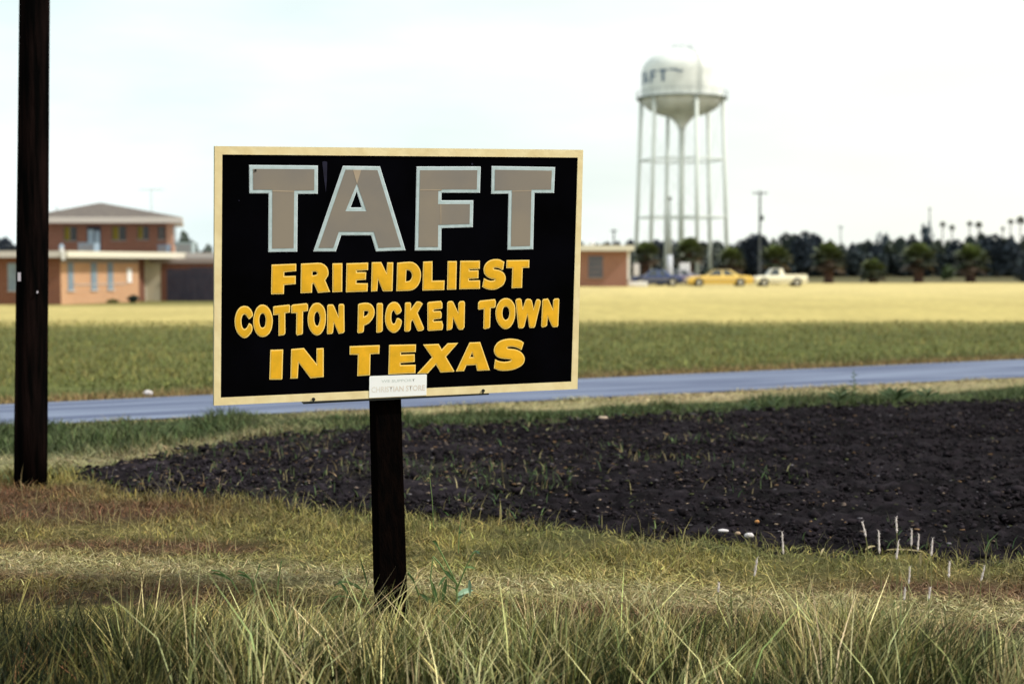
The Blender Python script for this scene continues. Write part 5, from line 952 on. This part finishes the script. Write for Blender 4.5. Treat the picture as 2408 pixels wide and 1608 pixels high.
ST_ = [(1839,1250,1842,1302,1846,1330,'pale seed spike standing alone left of the cluster, beside the white stone'),(2028,1226,2036,1262,2046,1350,'left leaning seed spike at the left end of the cluster'),(2066,1246,2068,1300,2074,1420,'slender spike second from the left in the cluster'),
 (2107,1214,2109,1252,2112,1380,'tallest seed spike with a gap below its head'),(2113,1270,2108,1314,2108,1400,'spike close beside the tallest one but lower'),(2144,1243,2143,1283,2143,1360,'thin spike right of the tallest one'),(2161,1254,2158,1295,2158,1370,'thick pale spike near the pale dead leaf'),
 (2193,1265,2190,1306,2189,1400,'right leaning spike at the right end of the upper cluster'),(2233,1319,2231,1357,2231,1440,'lower spike right of the cluster'),(2316,1331,2307,1365,2300,1440,'slanting spike farthest right'),(2140,1332,2137,1372,2132,1450,'low spike under the thick pale one'),
 (2129,1381,2126,1410,2124,1480,'lowest faint spike left of centre in the cluster'),(2188,1381,2184,1408,2180,1480,'lowest faint spike at right'),(1781,1312,1774,1354,1768,1420,'slanting spike in the grass below the white stone'),(1691,1369,1689,1392,1686,1450,'small spike far left of the others in the grass')]
for a in ST_: stalk(*a, wd=.0105 if a[1] < 1320 else .009)
# long stems in the right foreground
SL = ['long straw stem reaching up under the seed spike cluster', 'long straw stem leaning right below the seed spikes', 'upright straw stem left of the seed spike cluster', 'leaning straw stem right of the centre on the pale track', 'left leaning straw stem beside the right leaning one on the track',
 'strongly slanting straw stem near the right edge', 'straw stem on the brown patch right of centre', 'upright straw stem two hands right of the leafy green weed', 'short upright straw stem on the pale track below the slanting spike', 'slanting straw stem below the small far left spike', 'straw stem leaning right, first beyond the leafy green weed',
 'straw stem in front of the leafy green weed', 'upright straw stem left of the sign post', 'upright straw stem below the brown patches at left', 'short slanting straw stem low in the grass left of the post', 'straw stem just right of the leafy green weed']
M_straw = mat('straw_stem', (.42, .38, .18), .7, .2)
for k, (x0, y0, x1, y1) in enumerate([(2085,1520,2120,1390),(2140,1540,2190,1400),(2020,1540,2010,1420),(1865,1500,1905,1370),(1880,1470,1850,1350),(2300,1540,2390,1450),(1500,1520,1512,1400),(1335,1500,1350,1390),(1720,1510,1712,1440),(1620,1500,1640,1400),(1225,1520,1262,1420),(980,1560,1010,1440),(700,1530,712,1400),(420,1560,415,1430),(560,1590,585,1480),(1105,1545,1120,1430)]):
    base = G(x0, y0+20); tp = Vector(A(x1, y1, base[1]))-Vector(base); o = empty('straw_stem', tuple(base), SL[k], 'grass stalk', 'long straw stems in the foreground')
    mb = MB(); mb.tube([(0, 0, -.02), tp*.5+Vector((-.008, 0, .01)), tp], [.0022, .0018, .0012], 5); mb.build('stem', M_straw, o)
    mb = MB(); mb.tube([tp*.86, tp*.93+Vector((.002, 0, 0)), tp*1.04], [.002, .0045, .001], 6); mb.build('seed_head', M_straw, o)
# leafy weed beside the post
M_wleaf = mat('bright_weed_leaf', (.10, .19, .07), .5, .35, c2=(.07, .13, .04), scale=20); M_wleaf2 = mat('blue_green_leaf', (.20, .33, .22), .5, .35); M_wstem = mat('weed_stem', (.12, .19, .06), .6, .3)
def leaf(mb, p0, p1, wd, droop=.01, n=5, mi=0):
    p0, p1 = Vector(p0), Vector(p1); d = (p1-p0); sd_ = d.cross(Vector((0, -1, .25))).normalized(); vs = []
    for i in range(n+1):
        t = i/n; c = p0+d*t+Vector((0, 0, -droop*t*t*4+droop*t*2)); w_ = wd*(.55 if wd > .02 else .8)*math.sin(math.pi*min(.98, t*.9+.08))*.5; vs += [c-sd_*w_, c+Vector((0, .002, -.002)), c+sd_*w_]
    fs = []
    for i in range(n): fs += [(i*3, i*3+1, i*3+4, i*3+3), (i*3+1, i*3+2, i*3+5, i*3+4)]
    mb.add(vs, fs, mi)
def weed(name, xg, yg, stems, leaves, label, group=None):
    base = G(xg, yg); Y = base[1]; o = empty(name, tuple(base), label, 'weed', group); B = Vector(base)
    for pts, r_ in stems:
        mb = MB(); mb.tube([Vector(A(a, b_, Y+dy))-B for a, b_, dy in pts], r_*1.5, 5); mb.build('stem', M_wstem, o)
    for (a, b_, c, d, wd, m) in leaves:
        mb = MB(); dy = random.uniform(-.06, .06); leaf(mb, Vector(A(a, b_, Y))-B, Vector(A(c, d, Y+dy))-B, wd*1.3); mb.build('leaf', m, o)
weed('leafy_weed', 1030, 1425, [([(1030, 1430, 0), (1040, 1370, .01), (1075, 1385, .0)], .003), ([(1075, 1420, 0), (1074, 1372, 0), (1048, 1320, .02), (1030, 1285, .02)], .003), ([(1072, 1390, 0), (1095, 1335, -.02), (1112, 1300, -.02), (1128, 1295, -.02)], .003), ([(1030, 1430, 0), (1012, 1360, 0), (1018, 1310, 0)], .0025),
    ([(1074, 1372, 0), (1050, 1350, 0), (1035, 1325, .01), (1018, 1308, .02)], .0028), ([(1078, 1300, .03), (1080, 1250, .03), (1086, 1205, .03)], .0018), ([(1020, 1240, .05), (1016, 1170, .05), (1010, 1118, .05)], .0013)],
    [(1030, 1425, 1012, 1352, .03, M_wleaf), (1040, 1420, 1050, 1350, .03, M_wleaf), (1025, 1430, 985, 1385, .03, M_wleaf), (1035, 1420, 1000, 1400, .035, M_wleaf), (1070, 1420, 1110, 1368, .03, M_wleaf2), (1075, 1400, 1113, 1378, .04, M_wleaf2), (1105, 1400, 1104, 1352, .025, M_wleaf2), (1048, 1345, 1060, 1352, .02, M_wleaf),
     (1112, 1300, 1130, 1293, .015, M_wleaf2), (1095, 1335, 1120, 1330, .016, M_wleaf), (1050, 1355, 1030, 1372, .02, M_wleaf), (1030, 1285, 1015, 1262, .014, M_wleaf), (1065, 1360, 1040, 1330, .016, M_wleaf), (1078, 1255, 1090, 1247, .01, M_wleaf), (1010, 1118, 1018, 1108, .012, M_straw), (1012, 1125, 1000, 1122, .01, M_straw), (1086, 1205, 1092, 1200, .01, M_straw)],
    'leafy green branching weed growing just right of the sign post')
weed('arching_weed', 870, 1420, [([(872, 1425, 0), (850, 1385, -.03), (820, 1368, -.04), (796, 1366, -.04)], .003), ([(985, 1400, .02), (975, 1370, .0), (960, 1345, 0)], .003), ([(860, 1420, 0), (825, 1405, -.03), (800, 1400, -.04), (770, 1412, -.04)], .0022)],
    [(850, 1385, 815, 1362, .02, M_wleaf), (820, 1368, 785, 1368, .016, M_wleaf), (800, 1370, 822, 1395, .014, M_wleaf), (975, 1370, 955, 1338, .016, M_wleaf), (800, 1400, 768, 1412, .013, M_wleaf), (866, 1385, 845, 1300, .008, M_wleaf)], 'arching green weed leaning left of the sign post')
weed('grass_sprout', 560, 1400, [([(565, 1400, 0), (545, 1365, 0), (515, 1342, 0), (497, 1340, 0)], .003), ([(600, 1400, 0), (590, 1362, 0), (575, 1347, 0), (560, 1342, 0)], .003), ([(593, 1385, 0), (605, 1345, 0), (612, 1325, 0)], .0022), ([(652, 1400, 0), (655, 1360, 0), (662, 1318, 0)], .0025)],
    [(545, 1365, 497, 1338, .012, M_wleaf), (590, 1362, 556, 1342, .012, M_wleaf)], 'dark green arching blades over the pale track left of the post')
weed('leafy_weed', 2085, 1470, [([(2085, 1480, 0), (2088, 1440, 0), (2105, 1415, 0)], .0025), ([(2040, 1480, 0), (2035, 1450, 0), (2050, 1435, 0)], .0025)],
    [(2088, 1440, 2112, 1412, .02, M_wleaf), (2085, 1450, 2070, 1428, .02, M_wleaf), (2035, 1450, 2018, 1432, .022, M_wleaf), (2040, 1450, 2062, 1436, .02, M_wleaf), (2040, 1460, 2010, 1455, .02, M_wleaf), (2050, 1440, 2045, 1422, .018, M_wleaf), (2090, 1460, 2118, 1445, .018, M_wleaf), (2190, 1480, 2215, 1455, .02, M_wleaf)], 'dark leafy weed on the pale track at the right')
# upright weeds on the verge by the road
def verge_weed(xg, yg, ytop, label, n=9, wd=.05, dens=1):
    base = G(xg, yg); Y = base[1]; h = A(xg, ytop, Y)[2]; o = empty('tall_weed', tuple(base), label, 'weed', 'upright weeds on the verge before the road')
    mb = MB(); mb.tube([(0, 0, 0), (.01, 0, h*.5), (0, 0, h)], [.006, .005, .002], 5); mb.build('stem', M_wstem, o)
    mb = MB()
    for k in range(int(n*dens)):
        z = h*(.15+.8*k/n); a = k*2.4; l = wd*(1.3-.7*k/n); leaf(mb, (0, 0, z), (math.cos(a)*l, math.sin(a)*l, z+l*.6), l*.35)
    mb.build('leaves', mat('verge_weed_leaf', (.05, .085, .035), .6, .3) if 'M_vw' not in globals() else M_vw, o)
M_vw = mat('verge_weed_leaf', (.05, .085, .035), .6, .3)
for a in ((2007, 952, 867, 'tallest thin weed reaching up across the road', 16, .07), (1975, 952, 912, 'bushy weed beside the tallest thin one', 14, .16), (1825, 966, 925, 'upright bushy weed left of centre on the verge', 14, .10), (1767, 974, 938, 'dark brownish upright weed at the edge of the soil', 12, .10), (1465, 985, 965, 'small weed tuft farthest left on the verge', 8, .08),
          (2105, 950, 918, 'wide low weed clump right of the tallest one', 16, .2), (2178, 940, 915, 'small weed clump between the wide one and the thin pair', 10, .14), (2137, 945, 892, 'thin bare weed standing right of the wide clump', 6, .04), (2205, 940, 905, 'slender weed nearest the right edge', 6, .05), (1683, 975, 945, 'small weed midway along the verge', 8, .07)): verge_weed(*a)
# stones and litter at the edge of the field
M_stone = mat('white_stone', (.62, .60, .64), .7, .2, c2=(.45, .43, .45), scale=8)
def stone(x, y, r_, label, m, cat='stone', name='stone', sc=(1.3, 1, .75), grp=None):
    p = G(x, y); bm = bmesh.new(); bmesh.ops.create_icosphere(bm, subdivisions=2, radius=r_)
    for v in bm.verts: v.co *= 1+random.uniform(-.12, .12)
    me = bpy.data.meshes.new(name); bm.to_mesh(me); bm.free(); me.polygons.foreach_set('use_smooth', [True]*len(me.polygons)); me.materials.append(m); o = link(name, me); o.location = (p[0], p[1], r_*.6+.03); o.scale = sc; tag(o, label, cat, grp)
stone(1761, 1275, .024, 'rounded white stone at the near edge of the black soil', M_stone)
stone(1701, 1264, .024, 'flat grey white stone left of the rounded one', M_stone, sc=(1.5, 1, .5))
stone(1735, 1268, .015, 'small tan stone between the two white stones', mat('tan_stone', (.35, .25, .18), .8, .2))
M_or = mat('orange_dead_leaf', (.50, .26, .09), .7, .2, c2=(.35, .16, .06), scale=30)
stone(1780, 1240, .014, 'curled orange dead leaf on the black soil', M_or, 'dead leaf', 'dead_leaf', (1.2, .7, .9))
stone(1418, 993, .035, 'pale tan clod on the far edge of the black soil', mat('tan_clod', (.42, .33, .26), .9, .1), 'clod', 'soil_clod', (1.6, 1, .5))
stone(348, 935, .05, 'small white stone on the far side of the road', M_stone)
M_dead = mat('pale_dead_leaf', (.42, .36, .22), .7, .2)
for i, (a, b_, c, d, wd, lb) in enumerate([(2085, 1292, 2172, 1290, .009, 'long pale dead leaf lying at the field edge under the seed spikes'), (2165, 1300, 2166, 1325, .02, 'folded pale dead leaf hanging down at the field edge'), (1930, 1305, 1938, 1282, .012, 'small pale dry leaf standing up left of the spike cluster'), (2035, 1292, 2058, 1277, .014, 'curled pale dead leaf behind the spikes')]):
    base = G(a, max(b_, d)+12); o = MB(); B = Vector(base); leaf(o, Vector(A(a, b_, base[1]))-B, Vector(A(c, d, base[1]+.02))-B, wd, .008); ob = o.build('dead_leaf', M_dead); ob.location = B; so_ = ob.modifiers.new('s', 'SOLIDIFY'); so_.thickness = .002; tag(ob, lb, 'dead leaf')
